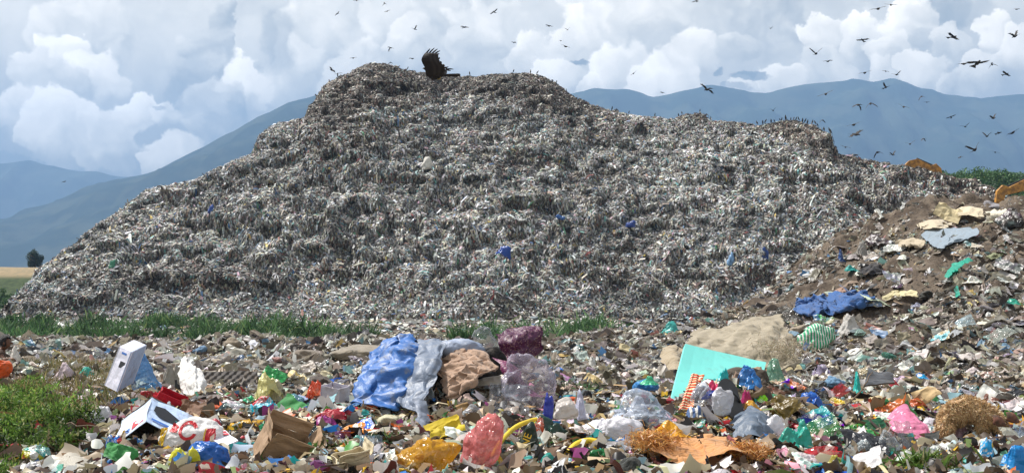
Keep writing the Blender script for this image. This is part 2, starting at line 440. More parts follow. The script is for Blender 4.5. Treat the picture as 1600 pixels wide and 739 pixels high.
gy = np.concatenate([[-400, -200, -60, -10], np.arange(0, 330, 4), [350, 400, 500, 700, 1000, 1500, 2500, 4000, 8000, 15000]])
grid_mesh('ground', gx, gy, lambda X, Y: np.stack([X, Y, plainz(X, Y) - 0.2], -1), m_ground(), kind='structure')

# -- the rubbish field
grid_mesh('waste_terrain', np.arange(-26, 34, 0.11), np.arange(2.5, 50, 0.11), lambda X, Y: np.stack([X, Y, field(X, Y)], -1), M['dirt'], kind='structure')

# -- the great mound
SIL = [(-60, 520), (-20, 508), (0, 496), (22, 480), (40, 462), (70, 424), (110, 392), (150, 354), (190, 329), (230, 293), (300, 284), (340, 262), (392, 240), (404, 218), (420, 198), (478, 182),
       (492, 156), (503, 138), (525, 122), (552, 110), (575, 99), (600, 97), (625, 108), (645, 111), (700, 120), (750, 119), (800, 113), (840, 117), (868, 130), (884, 142), (905, 156), (935, 167),
       (985, 180), (1055, 187), (1075, 178), (1095, 178), (1115, 188), (1185, 197), (1210, 192), (1245, 188), (1275, 196), (1292, 212), (1310, 240), (1360, 251), (1400, 259), (1450, 266), (1480, 276),
       (1530, 284), (1562, 300), (1600, 318), (1660, 345), (1760, 420)]
SX, SY = zip(*SIL)
def ridgeY(X):
    return 96 + 38 * np.exp(-((X + 2) / 42.0) ** 2) + 6 * sst(X, 30, 60)
def mound(X, Y):
    X, Y = np.asarray(X, float), np.asarray(Y, float)
    wob = 2.2 * fbm(X * 0.07, Y * 0.07, 0, 3, 41)
    Yr = ridgeY(X)
    px = 800 + FPX * X / Yr
    zr = CAMZ + (HOR - np.interp(px, SX, SY)) / FPX * Yr
    base = 88 + 0.0022 * (X + 4) ** 2
    base = np.minimum(base, Yr - 4) + wob
    t = np.clip((Y - base) / (Yr - base), 0, 1.0)
    g = 0.10 * t + 0.90 * t ** 0.94
    back = np.clip((Y - Yr) / 26.0, 0, 1)
    z0 = np.maximum(zr, 0)
    z = z0 * g * (1 - sst(back, 0.1, 1))
    inner = np.clip(t * (1 - t) * 4, 0, 1) * (Y < Yr)
    # slumped ledges with steep dark risers
    q = z / 2.9 + 1.9 * fbm(X * 0.06, Y * 0.05, 0, 4, 50, .6)
    fr = q - np.floor(q)
    stp = (sst(fr, 0.58, 0.92) - fr)
    amt = np.clip(0.35 + 1.5 * fbm(X * 0.05 + 9, z * 0.13, 0, 3, 61), 0, 1.25) * sst(inner, 0.1, 0.5)
    z = z + stp * 1.9 * amt
    z = z + inner * (0.55 * ridged(X * 0.22, z * 0.3 + Y * 0.05, 0, 3, 70) * 0.8 + 0.35 * fbm(X * 0.5, Y * 0.5, 0, 3, 77))
    z = z + 0.16 * fbm(X * 1.3, Y * 1.3, 0, 3, 80) * sst(zr, 0, 3)
    cpx_ = 800 + FPX * X / np.maximum(Y, 1)
    cap = CAMZ + (HOR - np.interp(cpx_, SX, SY)) / FPX * Y - 0.1 + .5 * fbm(X * .35, Y * .35, 0, 3, 83) + .3 * ridged(X * .25, Y * .2, 0, 2, 84)
    z = np.where(X < -28, np.minimum(z, np.maximum(cap, -.5)), z)
    return np.where(t <= 0, -0.6, z) , t
def mound_pts(X, Y):
    z, t = mound(X, Y)
    # push the slope towards us where it bulges: gives overhangs
    d = 0.9 * ridged(X * 0.33, z * 0.42, 0, 3, 90) + 0.35 * fbm(X * 1.4, z * 1.6, 0, 2, 95)
    m = sst(t, 0.02, 0.12) * (1 - sst(t, 0.92, 1.0))
    dx = 0.5 * fbm(X * 0.8, z * 0.8, 3.3, 2, 99) * m
    return np.stack([X + dx, Y - d * m, z], -1)
mx, my = np.arange(-52, 64, 0.26), np.arange(84, 166, 0.26)
MO, MP = grid_mesh('waste_mound', mx, my, mound_pts, M['moundsoil'], kind='structure')

def ridge_point(px, extra=0.0):
    """the highest point of the mound in the view column of a pixel"""
    c = None
    cols = 800 + FPX * MP[..., 0] / MP[..., 1]
    el = (MP[..., 2] - CAMZ) / MP[..., 1]
    el = np.where(np.abs(cols - px) < 3.2, el, -9)
    i = np.unravel_index(np.argmax(el), el.shape)
    p = MP[i]
    return Vector((float(p[0]), float(p[1]), float(p[2]) + extra))
def mound_hit(px, py):
    cols = 800 + FPX * MP[..., 0] / MP[..., 1]
    el = HOR - FPX * (MP[..., 2] - CAMZ) / MP[..., 1]
    d = (cols - px) ** 2 + (el - py) ** 2 + np.where(MP[..., 2] < -0.3, 1e6, 0)
    i = np.unravel_index(np.argmin(d), d.shape)
    return Vector([float(v) for v in MP[i]])

# -- mountains
def m_mountain(name, a, b):
    m, n = mat_new(name)
    tc = n('ShaderNodeTexCoord').outputs['Object']
    nz = n('ShaderNodeTexNoise', {'Vector': tc, 'Scale': 0.007, 'Detail': 10.0, 'Roughness': 0.62}).outputs[0]
    c = mixc(n, maprange(n, nz, 0.44, 0.60), (*a, 1), (*b, 1))
    return finish(m, n, n('ShaderNodeBsdfPrincipled', {'Base Color': c, 'Roughness': 1.0, 'Specular IOR Level': 0.0}).outputs[0])
def range_(name, Yc, half, prof, seed, mat, step):
    ppx, ppy = zip(*prof)
    def fn(X, Y):
        w = 800 + FPX * X / Yc
        zt = CAMZ + (HOR - np.interp(w, ppx, ppy)) / FPX * Yc
        t = 1 - np.abs(Y - Yc) / half
        t = np.clip(t, 0, 1)
        sp = ridged(X / (half * .28), Y / (half * .9), 0, 4, seed) * 0.5
        n2 = fbm(X / (half * .12), Y / (half * .2), 0, 4, seed + 5)
        z = zt * (t ** 0.85) + (sp * 0.15 + n2 * 0.06) * zt * np.clip(t * (1 - t) * 4, 0, 1) + zt * 0.012 * n2 * sst(t, .8, 1)
        return np.stack([X, Y, np.where(t <= 0, -30, z)], -1)
    x0 = (ppx[0] - 800) / FPX * Yc
    x1 = (ppx[-1] - 800) / FPX * Yc
    return grid_mesh(name, np.arange(x0, x1, step), np.linspace(Yc - half * 1.02, Yc + half * 1.02, 90), fn, mat, kind='structure')
range_('hills', 4000, 1100, [(-900, 380), (-300, 372), (-60, 366), (0, 354), (60, 331), (150, 291), (240, 267), (320, 227), (400, 183), (450, 160), (500, 148), (560, 150), (620, 160), (700, 150), (800, 190), (950, 260), (1200, 330), (1400, 400)], 11,
       m_mountain('forested_hill', (.026, .042, .032), (.058, .07, .048)), 22)
range_('mountains', 5900, 700, [(-1500, 300), (-400, 262), (-60, 252), (0, 255), (40, 246), (100, 262), (180, 274), (240, 282), (330, 280), (600, 270), (1000, 300)], 23,
       m_mountain('far_forest', (.03, .05, .04), (.06, .08, .06)), 34)
range_('mountains', 4900, 1100, [(500, 300), (700, 200), (850, 150), (930, 138), (1020, 146), (1120, 132), (1200, 138), (1270, 128), (1330, 121), (1400, 124), (1440, 131), (1480, 141), (1530, 149), (1560, 145), (1600, 144), (1700, 128), (1900, 150), (2300, 170), (2800, 260)], 37,
       m_mountain('forested_mountain', (.028, .048, .036), (.062, .08, .055)), 24)

# -- the air
hz_m, n = mat_new('air_haze')
hzv = n('ShaderNodeVolumePrincipled', {'Color': (.36, .60, 1.0, 1), 'Density': 1.9e-4, 'Anisotropy': 0.1})
n('ShaderNodeOutputMaterial', {'Volume': hzv.outputs[0]})
def boxV(x0, x1, y0, y1, z0, z1):
    V = [(x, y, z) for x in (x0, x1) for y in (y0, y1) for z in (z0, z1)]
    F = [(0, 1, 3, 2), (4, 6, 7, 5), (0, 4, 5, 1), (2, 3, 7, 6), (0, 2, 6, 4), (1, 5, 7, 3)]
    return np.array(V, float), np.array(F)
hv, hf = boxV(-16500, 16500, -500, 6700, -40, 980)
link('haze', mesh('haze', hv, hf, False), hz_m, kind='stuff', label='thin blue haze over the far mountains')

# ------------------------------------------------------------------ loose litter nobody could count
def quads_from(C, U, W, bend, N):
    """bent two-quad flakes: centre, half-long axis, half-short axis, bend along N"""
    n_ = len(C)
    V = np.empty((n_, 6, 3), np.float32)
    V[:, 0] = C - U - W
    V[:, 1] = C - U + W
    V[:, 2] = C + N * bend[:, None] - W * 1.15
    V[:, 3] = C + N * bend[:, None] + W * 1.15
    V[:, 4] = C + U - W * 0.8
    V[:, 5] = C + U + W * 0.8
    b = (np.arange(n_) * 6)[:, None]
    F = np.concatenate([b + np.array([0, 1, 3, 2]), b + np.array([2, 3, 5, 4])], 1).reshape(-1, 4)
    return V.reshape(-1, 3), F
def unit(v):
    return v / np.maximum(np.linalg.norm(v, axis=-1, keepdims=True), 1e-9)
def pick(pal, n_):
    cols = np.array([lin(c) for c, w in pal])
    w = np.array([w for c, w in pal], float)
    k = rng.choice(len(pal), n_, p=w / w.sum())
    c = cols[k] * rng.uniform(0.75, 1.2, (n_, 1)) * rng.uniform(0.93, 1.07, (n_, 3))
    return np.clip(c, 0, 0.85)
PAL_FAR = [('#b1afab', 13), ('#d3d2cc', 8), ('#87847f', 14), ('#6c6761', 15), ('#504b47', 12), ('#35322f', 5), ('#a39a86', 9), ('#c9c2ac', 6), ('#efeeea', 2.2), ('#7f8f90', 3.5), ('#6f9a94', 1.7), ('#5c7390', 1.6),
           ('#8a6a5c', 2.5), ('#a9887c', 1.6), ('#39597f', .6), ('#8c4a45', .6), ('#b8a05a', .9), ('#4f7d5c', .8), ('#bfa0a6', .9)]
PAL_DARK = [('#6b6258', 12), ('#4a433c', 16), ('#8b8172', 10), ('#332e2a', 12), ('#a8a193', 5), ('#d5d0c6', 2.2), ('#6d5548', 4), ('#7b8580', 2), ('#59463c', 4), ('#8d5650', .5)]
def grid_faces(P):
    a, b, c, d = P[:-1, :-1], P[:-1, 1:], P[1:, 1:], P[1:, :-1]
    n1 = np.cross(c - a, d - b)
    ar = np.linalg.norm(n1, axis=-1) * 0.5
    return a, b, c, d, n1, ar
def scatter_grid(P, keep, count):
    a, b, c, d, nn, ar = grid_faces(P)
    w = (ar * keep).ravel()
    k = rng.choice(len(w), count, p=w / w.sum())
    u, v = rng.random((count, 1)), rng.random((count, 1))
    A, B, Cc, D = [q.reshape(-1, 3)[k] for q in (a, b, c, d)]
    pos = A * (1 - u) * (1 - v) + B * u * (1 - v) + Cc * u * v + D * (1 - u) * v
    nrm = unit(nn.reshape(-1, 3)[k])
    return pos, nrm
def flakes(pos, nrm, L, Wd, cols, tilt=0.55, along=0.6, lift=0.3):
    n_ = len(pos)
    down = np.array([0, 0, -1.0]) - nrm * (-nrm[:, 2:3])
    rnd = unit(rng.normal(size=(n_, 3)))
    steep = 1 - nrm[:, 2:3]
    flat_dir = unit(np.cross(nrm, rnd))
    u = unit(flat_dir * (1 - along * steep ** .7 * 1.2) + unit(down + 1e-4) * along * 1.6 * steep ** .7 + rnd * tilt * 0.8)
    w = unit(np.cross(u, nrm + unit(rng.normal(size=(n_, 3))) * tilt))
    nn = unit(np.cross(u, w))
    nn = np.where((nn * nrm).sum(-1, keepdims=True) < 0, -nn, nn)
    C = pos + nrm * (Wd * lift)[:, None] + nrm * rng.uniform(0, .04, (n_, 1)) * (L[:, None] > .15)
    V, F = quads_from(C, u * L[:, None] / 2, w * Wd[:, None] / 2, rng.uniform(-.1, .28, n_) * L, nn)
    return V, F, np.repeat(cols, 6, 0)

# on the mound's face
Pm = MP
a_, b_, c_, d_, nn_, ar_ = grid_faces(Pm)
ctr = (a_ + c_) / 2
zc = ctr[..., 2]
facing = sst(-(nn_ * (ctr - np.array([0, 0, CAMZ]))).sum(-1) / np.maximum(ar_ * 2, 1e-6) / np.linalg.norm(ctr, axis=-1), -0.25, 0.1)
keep = facing * (zc > -0.55) * (ctr[..., 1] < ridgeY(ctr[..., 0]) + 4)
NF = 820000
pos, nrm = scatter_grid(Pm, keep, NF)
size = np.exp(rng.normal(0, .48, NF))
L = np.clip(.215 * size * np.where(rng.random(NF) < .03, 2.2, 1.0), .06, 1.5)
Wd = np.minimum(L * rng.uniform(.14, .5, NF), rng.uniform(.07, .19, NF))
pxx = 800 + FPX * pos[:, 0] / pos[:, 1]
pyy = HOR - FPX * (pos[:, 2] - CAMZ) / pos[:, 1]
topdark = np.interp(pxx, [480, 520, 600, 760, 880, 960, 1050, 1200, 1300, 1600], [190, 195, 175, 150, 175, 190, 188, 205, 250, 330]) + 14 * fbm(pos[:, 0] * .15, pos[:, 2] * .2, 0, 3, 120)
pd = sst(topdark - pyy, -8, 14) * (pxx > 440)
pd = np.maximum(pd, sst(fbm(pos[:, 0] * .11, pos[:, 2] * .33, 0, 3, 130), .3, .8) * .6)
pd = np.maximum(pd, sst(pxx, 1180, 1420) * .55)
pd = np.maximum(pd, sst(nrm[:, 1] * -1, .84, .99) * .7)  # more dark flakes on steep risers: ledge shade put into the colour
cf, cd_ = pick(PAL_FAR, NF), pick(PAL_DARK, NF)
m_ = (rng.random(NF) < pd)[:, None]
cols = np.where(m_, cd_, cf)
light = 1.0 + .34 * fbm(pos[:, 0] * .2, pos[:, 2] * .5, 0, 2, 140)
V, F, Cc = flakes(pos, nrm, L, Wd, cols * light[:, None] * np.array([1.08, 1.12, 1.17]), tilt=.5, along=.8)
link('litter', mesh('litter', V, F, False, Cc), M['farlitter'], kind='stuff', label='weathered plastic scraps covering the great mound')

# flat litter on the plain between the mound and the rubbish field
PX, PY = np.meshgrid(np.arange(-46, 52, .5), np.arange(48, 96, .5))
PP = np.stack([PX, PY, plainz(PX, PY) - 0.2], -1)
cx, cy = (PX[:-1, :-1] + .25), (PY[:-1, :-1] + .25)
zm, tm = mound(cx, cy)
kp = (tm <= 0.05) * (0.25 + sst(fbm(cx * .12, cy * .3, 0, 3, 150), -.3, .3)) * (0.35 + .9 * sst(cy, 70, 84) + .8 * sst(cx, -2, 8))
NP_ = 90000
pos, nrm = scatter_grid(PP, kp, NP_)
L = np.clip(.21 * np.exp(rng.normal(0, .45, NP_)), .06, .9)
V, F, Cc = flakes(pos, nrm, L, L * rng.uniform(.3, .8, NP_), pick(PAL_FAR, NP_) * 1.1, tilt=.45, along=0)
link('litter', mesh('litter', V, F, False, Cc), M['farlitter'], kind='stuff', label='pale scraps strewn on the flat ground before the mound')

# crumpled bits on the rubbish field, prototypes of 5x5 vertices
def proto(k):
    g = np.linspace(-1, 1, 6)
    X, Y = np.meshgrid(g, g)
    asp = rng.uniform(.45, 1)
    a = rng.uniform(0, 9)
    Z = .20 * ridged(X * .8 + a, Y * .8, k, 2, 200 + k) + .26 * crease(X, Y, k, 230 + k, 1.3, 6)
    curl = rng.uniform(-.5, .7)
    Z = Z + curl * (X * np.cos(a) + Y * np.sin(a)) ** 2 * .6
    jx = .22 * vnoise(X * 2, Y * 2, k + 9.5, 210 + k)
    jy = .22 * vnoise(X * 2, Y * 2, k + 5.5, 220 + k)
    return np.stack([X + jx, (Y + jy) * asp, Z], -1).reshape(-1, 3)
PROT = [proto(k) for k in range(24)]
pi_ = np.arange(5)[None, :] + np.arange(5)[:, None] * 6
PF = np.stack([pi_, pi_ + 1, pi_ + 7, pi_ + 6], -1).reshape(-1, 4)
def bits(pos, nrm, size, cols, tilt=.5, stretch=None):
    Vs, Cs, Fs, base = [], [], [], 0
    n_ = len(pos)
    kk = rng.integers(0, len(PROT), n_)
    z = unit(nrm + tilt * rng.normal(size=(n_, 3)) * .8)
    x = unit(np.cross(z, unit(rng.normal(size=(n_, 3)))))
    y = np.cross(z, x)
    st = rng.uniform(.6, 1.7, n_) if stretch is None else stretch
    for k in range(len(PROT)):
        i = np.where(kk == k)[0]
        if not len(i):
            continue
        p = PROT[k][None]
        s = (size[i] / 2)[:, None, None]
        v = pos[i][:, None] + s * (x[i][:, None] * p[..., 0:1] * st[i][:, None, None] + y[i][:, None] * p[..., 1:2] + z[i][:, None] * (p[..., 2:3] + .15))
        Vs.append(v.reshape(-1, 3))
        Fs.append((np.arange(len(i)) * 36 + base)[:, None, None] + PF[None])
        Cs.append(np.repeat(cols[i], 36, 0))
        base += len(i) * 36
    return np.concatenate(Vs), np.concatenate([f.reshape(-1, 4) for f in Fs]), np.concatenate(Cs)
PAL_MID = [('#a89e8c', 13), ('#8a7e6e', 12), ('#6e645a', 12), ('#c7c2b8', 13), ('#4d443a', 12), ('#e0ddd4', 4), ('#978c7c', 10), ('#b3a58a', 7), ('#6f8a86', 1.6), ('#5a7488', 1.2), ('#3c3a3a', 6), ('#7fa89e', .9), ('#a06e62', 1), ('#4f76a0', .6), ('#c3a766', .8)]
PAL_NEAR = [('#e2ded6', 16), ('#a4937c', 14), ('#77634e', 15), ('#4e4034', 14), ('#f0eeea', 7), ('#231f1d', 16), ('#b7a88e', 8), ('#8fb0bd', 2), ('#2f9c98', 1.5), ('#2d73b8', 1.6), ('#b52a35', 1.8), ('#e0b02e', 1.6),  # near-black weight raised to paint dark gaps into the pile
            ('#cf6f38', 1.5), ('#4c8a3e', 1.6), ('#8e3f7a', .8), ('#e79cae', 1.3), ('#74b39c', 1.3), ('#5c2f2a', 2), ('#c8d9df', 3)]
fx_, fy_ = np.arange(-25, 33, .22), np.arange(6.2, 46, .22)
FXg, FYg = np.meshgrid(fx_, fy_)
FP = np.stack([FXg, FYg, field(FXg, FYg)], -1)
cx, cy = FXg[:-1, :-1] + .11, FYg[:-1, :-1] + .11
cpx = 800 + FPX * cx / cy
cpy = HOR - FPX * (FP[:-1, :-1, 2] - CAMZ) / cy
def ingrass(px, py):
    """the green patch in the near left corner"""
    e = np.interp(py, [598, 615, 640, 655, 670, 690, 705, 716, 745], [40, 78, 88, 138, 165, 158, 128, 60, 30])
    return (px < e) & (py > 596 + 6 * np.sin(px * .06))
visx = (cpx > -350) & (cpx < 2050)
bare = sst(fbm(cx * .45, cy * .3, 0, 3, 170), -.25, .2) * sst(cx, 4.5, 7.5) * sst(cy, 15, 19)
dens = visx * (1 / (cy / 10) ** 1.15) * (1 - .8 * bare) * np.where(ingrass(cpx, cpy), .16, 1.0)
N1 = 100000
pos, nrm = scatter_grid(FP, dens * (cy < 16.5), N1)
near = 1 - sst(pos[:, 1], 11.5, 15.5)
size = np.clip(.066 * np.exp(rng.normal(0, .52, N1)), .02, .22)
pxx = 800 + FPX * pos[:, 0] / pos[:, 1]
near = near * (0.35 + .65 * sst(np.abs(pxx - 780), -10, 140))
cols = np.where((rng.random(N1) < near)[:, None], pick(PAL_NEAR, N1), pick(PAL_MID, N1))
V, F, Cc = bits(pos + nrm * rng.uniform(-.01, .06, (N1, 1)), nrm, size, cols, .75)
link('litter', mesh('litter', V, F, True, Cc), M['litter'], kind='stuff', label='small mixed scraps and peelings carpeting the near field')
N2 = 130000
pos, nrm = scatter_grid(FP, visx * (1 / (cy / 10) ** .9) * (1 - .80 * bare) * (1 - .1 * sst(cx, 5, 8)) * (cy >= 15.5), N2)
size = np.clip(.098 * np.exp(rng.normal(0, .55, N2)), .03, .30)
V, F, Cc = bits(pos, nrm, size, pick(PAL_MID, N2) * np.array([1.02, 1.06, 1.12]), .55)
link('litter', mesh('litter', V, F, False, Cc), M['litter'], kind='stuff', label='muted rags and scraps covering the field edge and right slope')
# twigs, peelings and straw between them
N3 = 16000
pos, nrm = scatter_grid(FP, dens * (cy < 15), N3)
L = np.clip(.12 * np.exp(rng.normal(0, .5, N3)), .04, .4)
V, F, Cc = flakes(pos + nrm * .03, nrm, L, L * rng.uniform(.05, .16, N3), pick([('#b69a6a', 3), ('#7b5f40', 4), ('#4b3a2a', 4), ('#d8c9a4', 2), ('#6d8046', 1.5)], N3), tilt=.7, along=0)
link('litter', mesh('litter', V, F, False, Cc), M['litter'], kind='stuff', label='straw, twigs and peelings between the near rubbish')

# ------------------------------------------------------------------ shapes for single pieces of rubbish
def ico(sub):
    me = bpy.data.meshes.new('tmp')
    import bmesh
    bm = bmesh.new()
    bmesh.ops.create_icosphere(bm, subdivisions=sub, radius=1.0)
    V = np.array([v.co[:] for v in bm.verts])
    F = np.array([[v.index for v in f.verts] for f in bm.faces])
    bm.free()
    bpy.data.meshes.remove(me)
    return V, F
ICO = {3: ico(3), 4: ico(4), 5: ico(5)}
def blob_mesh(name, w, d, h, seed, sub=4, crump=.2, ears=1, lumpy=.25, lean=(0, 0), flat=.55, sharp=1.0):
    V, F = ICO[sub]
    r_ = np.random.default_rng(seed)
    s = seed % 97
    P = V.copy()
    q = P * 1.1 + s
    r = 1 + lumpy * fbm(*(P * 1.0 + s).T, 2, s) + crump * .3 * ridged(*(P * 1.3 + s).T, 2, s + 3, .5) + crump * 1.25 * crease(*(P + s).T, s + 9 + seed, 2.0, 8)
    for e in range(ears):
        dr = unit(np.array([r_.normal() * .8, r_.normal() * .5, r_.uniform(.2, 1.2)]))
        r = r + r_.uniform(.35, .9) * np.clip(P @ dr, 0, 1) ** (9 * sharp)
    P = P * r[:, None]
    P[:, 2] = np.where(P[:, 2] < -flat, -flat + (P[:, 2] + flat) * .15, P[:, 2])
    lo, hi = P.min(0), P.max(0)
    P = (P - (lo + hi) / 2) / (hi - lo)
    P[:, 2] += .5
    P[:, 0] += lean[0] * P[:, 2]
    P[:, 1] += lean[1] * P[:, 2]
    P = P + .035 * np.stack([crease(*(V * 2 + 3 * j).T, s + j, 2.2, 5) for j in (1, 2, 3)], -1)
    P[:, 2] -= P[:, 2].min()
    return mesh(name, P * np.array([w, d, h]), F, True)
def grid_idx(nx, ny):
    i = np.arange(nx - 1)[None, :] + np.arange(ny - 1)[:, None] * nx
    return np.stack([i, i + 1, i + 1 + nx, i + nx], -1).reshape(-1, 4)
def sheet_mesh(name, w, l, seed, n_=18, tilt=45, crump=.12, curl=.3, ragged=.12, roll=0.0, base=0.0, stiff=False, turn=0.0):
    g = np.linspace(-1, 1, n_)
    X, Y = np.meshgrid(g, g)
    s = seed % 89
    fr = .9 if stiff else 1.5
    Z = crump * ridged(X * fr + s, Y * fr * .8, s, 2, s, .5) + (0 if stiff else 1) * crump * .8 * crease(X, Y, s * .1, s + 40, 1.6, 7)
    if not stiff:
        Z = Z + crump * .3 * ridged(X * 4 + s, Y * 4, s, 2, s + 4)
    a = s * 1.7
    Z = Z - curl * (X * math.cos(a) + Y * math.sin(a)) ** 2
    jx = ragged * fbm(X * 1.6 + s, Y * 1.6, 2.2, 2, s + 1)
    jy = ragged * fbm(X * 1.6 + s, Y * 1.6, 5.2, 2, s + 2)
    x = (X + jx) * w / 2
    y = (Y + jy) * l / 2
    z = Z * min(w, l) / 2
    t = R(tilt)
    P = np.stack([x, y * math.cos(t) - z * math.sin(t), y * math.sin(t) + z * math.cos(t)], -1).reshape(-1, 3)
    if roll or turn:
        m = np.array(Matrix.Rotation(R(turn), 3, 'Z') @ Matrix.Rotation(R(roll), 3, 'Y'))
        P = P @ m.T
    P[:, 2] -= P[:, 2].min()
    return mesh(name, P, grid_idx(n_, n_), not stiff)
def drape_mesh(name, w, d, h, seed, n_=26, crump=.2, lean=(0, 0), **kw):
    """a bag or cloth as it lies when thrown: one or two peaks, sharp pleats running down, a ragged hem on the ground"""
    r_ = np.random.default_rng(seed)
    g = np.linspace(-1, 1, n_)
    X, Y = np.meshgrid(g, g)
    # square to disc, ragged rim
    rad = np.maximum(np.abs(X), np.abs(Y))
    ang = np.arctan2(Y, X)
    rim = 1 + .30 * vnoise(np.cos(ang) * 1.5 + 3, np.sin(ang) * 1.5, seed % 50 + .5, seed % 91) + .16 * vnoise(np.cos(ang) * 5, np.sin(ang) * 5, seed % 50 + .5, seed % 71)
    x, y = rad * np.cos(ang) * rim, rad * np.sin(ang) * rim
    z = 0
    for k in range(r_.integers(1, 4)):
        cx, cy, rr, a = r_.uniform(-.45, .45), r_.uniform(-.3, .4), r_.uniform(.42, .8), r_.uniform(.5, 1.0)
        q_ = np.sqrt((x - cx) ** 2 + (y - cy) ** 2)
        z = np.maximum(z, a * np.exp(-(q_ / rr) ** 2.6))
    s = seed % 83
    pl = crease(x * 1.2, y * 1.2, s * .3, s, 2.2, 8)
    fan = 1 - 2 * np.abs(vnoise(np.cos(ang) * 3.2, np.sin(ang) * 3.2, s + .3, s + 2))
    z = z * (1 + .22 * fan * rad) + (.55 * crump + .10) * pl * (1 - .35 * rad)
    z = z - z.min()
    z = z / z.max()
    x = x + .12 * crease(x, y, z, s + 4, 2.0, 5) + lean[0] * z
    y = y + .12 * crease(x, y, z, s + 5, 2.0, 5) + lean[1] * z
    P = np.stack([x * w * .52 / max(1e-6, np.abs(x).max()), y * d * .5, z * h], -1).reshape(-1, 3)
    return mesh(name, P, grid_idx(n_, n_), True)
def cr_up(A, k, axis):
    """Catmull-Rom upsample along an axis"""
    A = np.moveaxis(A, axis, 0)
    n_ = len(A)
    Pd = np.concatenate([2 * A[:1] - A[1:2], A, 2 * A[-1:] - A[-2:-1]])
    out = []
    for i in range(n_ - 1):
        p0, p1, p2, p3 = Pd[i], Pd[i + 1], Pd[i + 2], Pd[i + 3]
        for j in range(k):
            t = j / k
            out.append(.5 * (2 * p1 + (p2 - p0) * t + (2 * p0 - 5 * p1 + 4 * p2 - p3) * t * t + (3 * p1 - p0 - 3 * p2 + p3) * t ** 3))
    out.append(A[-1])
    return np.moveaxis(np.array(out), 0, axis)
def pt(p, lift=.06):
    if len(p) == 3:
        return at(*p)
    h = hit(*p)
    d = (Vector((0, 0, CAMZ)) - h).normalized()
    return h + d * lift + Vector((0, 0, lift * .5))
HERO = []          # (px, py, w, h, short phrase) used to keep loose pieces off and to word their labels
def hero(px, py, w, h, phrase):
    HERO.append((px, py, w, h, phrase))
def named(o, label, cat, group=None):
    o['label'], o['category'] = label, cat
    if group:
        o['group'] = group
    return o
def loft(name, rows, mat, color, label, cat, k=8, crump=.02, cs=3.0, seed=1, phrase=None, parent=None, thick=0.0, fine=.35, lift=.06, pleat=None):
    A = np.array([[tuple(pt(p, lift)) for p in r] for r in rows])
    A = cr_up(cr_up(A, k * 2, 0), k * 2, 1)
    du = np.gradient(A, axis=1)
    dv = np.gradient(A, axis=0)
    nn = unit(np.cross(du, dv))
    if (nn[..., 1].mean()) > 0:
        nn = -nn
    q = A * cs
    dsp = crump * .6 * ridged(q[..., 0], q[..., 1], q[..., 2], 2, seed, .55) + crump * (.8 + fine) * crease(q[..., 0], q[..., 1], q[..., 2], seed + 5, 1.3, 9)
    if pleat:
        amp, cnt, sl = pleat
        U_, W_ = np.meshgrid(np.linspace(0, 1, A.shape[1]), np.linspace(0, 1, A.shape[0]))
        ph = (U_ + sl * W_) * cnt + .5 * vnoise(U_ * 4, W_ * 2, 1.5, seed)
        dsp = dsp + amp * (np.abs(ph - np.floor(ph) - .5) * 4 - 1) * (.35 + .65 * W_) * (.6 + .5 * vnoise(U_ * 3, W_ * 3, 7.5, seed))
    A = A + nn * dsp[..., None]
    e = crump * 1.2 * fbm(q[..., 0] * 3, q[..., 1] * 3, q[..., 2] * 3, 2, seed + 7)
    A = A + (du / np.maximum(np.linalg.norm(du, axis=-1, keepdims=True), 1e-6)) * e[..., None]
    o0 = Vector(A.reshape(-1, 3).mean(0))
    o0.z = float(A[..., 2].min())
    P = A.reshape(-1, 3) - np.array(o0)
    ny, nx = A.shape[:2]
    o = link(name, mesh(name, P, grid_idx(nx, ny), True), M[mat], color=lin(color) if isinstance(color, str) else color, parent=parent)
    o.location = o0
    if thick:
        md = o.modifiers.new('thickness', 'SOLIDIFY')
        md.thickness = thick
        md.offset = 0
    if parent is None:
        named(o, label, cat)
    xs = [p[0] for r in rows for p in r]
    ys = [p[1] for r in rows for p in r]
    if phrase:
        hero((min(xs) + max(xs)) / 2, (min(ys) + max(ys)) / 2, max(xs) - min(xs), max(ys) - min(ys), phrase)
    return o
def base_at(px, pyb, Y=None):
    return at(px, pyb, Y) if Y else hit(px, pyb)
SEED = [100]
def blob(name, px, pyb, w, h, mat, color, label, cat, phrase=None, Y=None, deep=.8, **kw):
    p = base_at(px, pyb, Y)
    s = p.y / FPX
    SEED[0] += 1
    if 'sub' not in kw and kw.get('ears', 1) > 0 and mat != 'hard':
        kw.pop('ears', 0)
        me_ = drape_mesh(name, w * s * 1.15, max(w, h) * s * deep, h * s * 1.15, kw.pop('seed', SEED[0]), n_=34, **kw)
    else:
        me_ = blob_mesh(name, w * s, max(w, h) * s * deep, h * s * 1.08, kw.pop('seed', SEED[0]), **kw)
    o = link(name, me_, M[mat], color=lin(color))
    o.location = p - Vector((0, 0, h * s * .06))
    named(o, label, cat)
    if phrase:
        hero(px, pyb - h / 2, w, h, phrase)
    return o
def flap(name, px, pyb, w, h, mat, color, label, cat, phrase=None, Y=None, tilt=50, **kw):
    p = base_at(px, pyb, Y)
    s = p.y / FPX
    SEED[0] += 1
    l = h * s / max(math.sin(R(tilt) + .12), .25)
    o = link(name, sheet_mesh(name, w * s, l, kw.pop('seed', SEED[0]), tilt=tilt, n_=kw.pop('n_', 26), **kw), M[mat], color=lin(color))
    o.location = p - Vector((0, 0, .01))
    named(o, label, cat)
    if phrase:
        hero(px, pyb - h / 2, w, h, phrase)
    return o
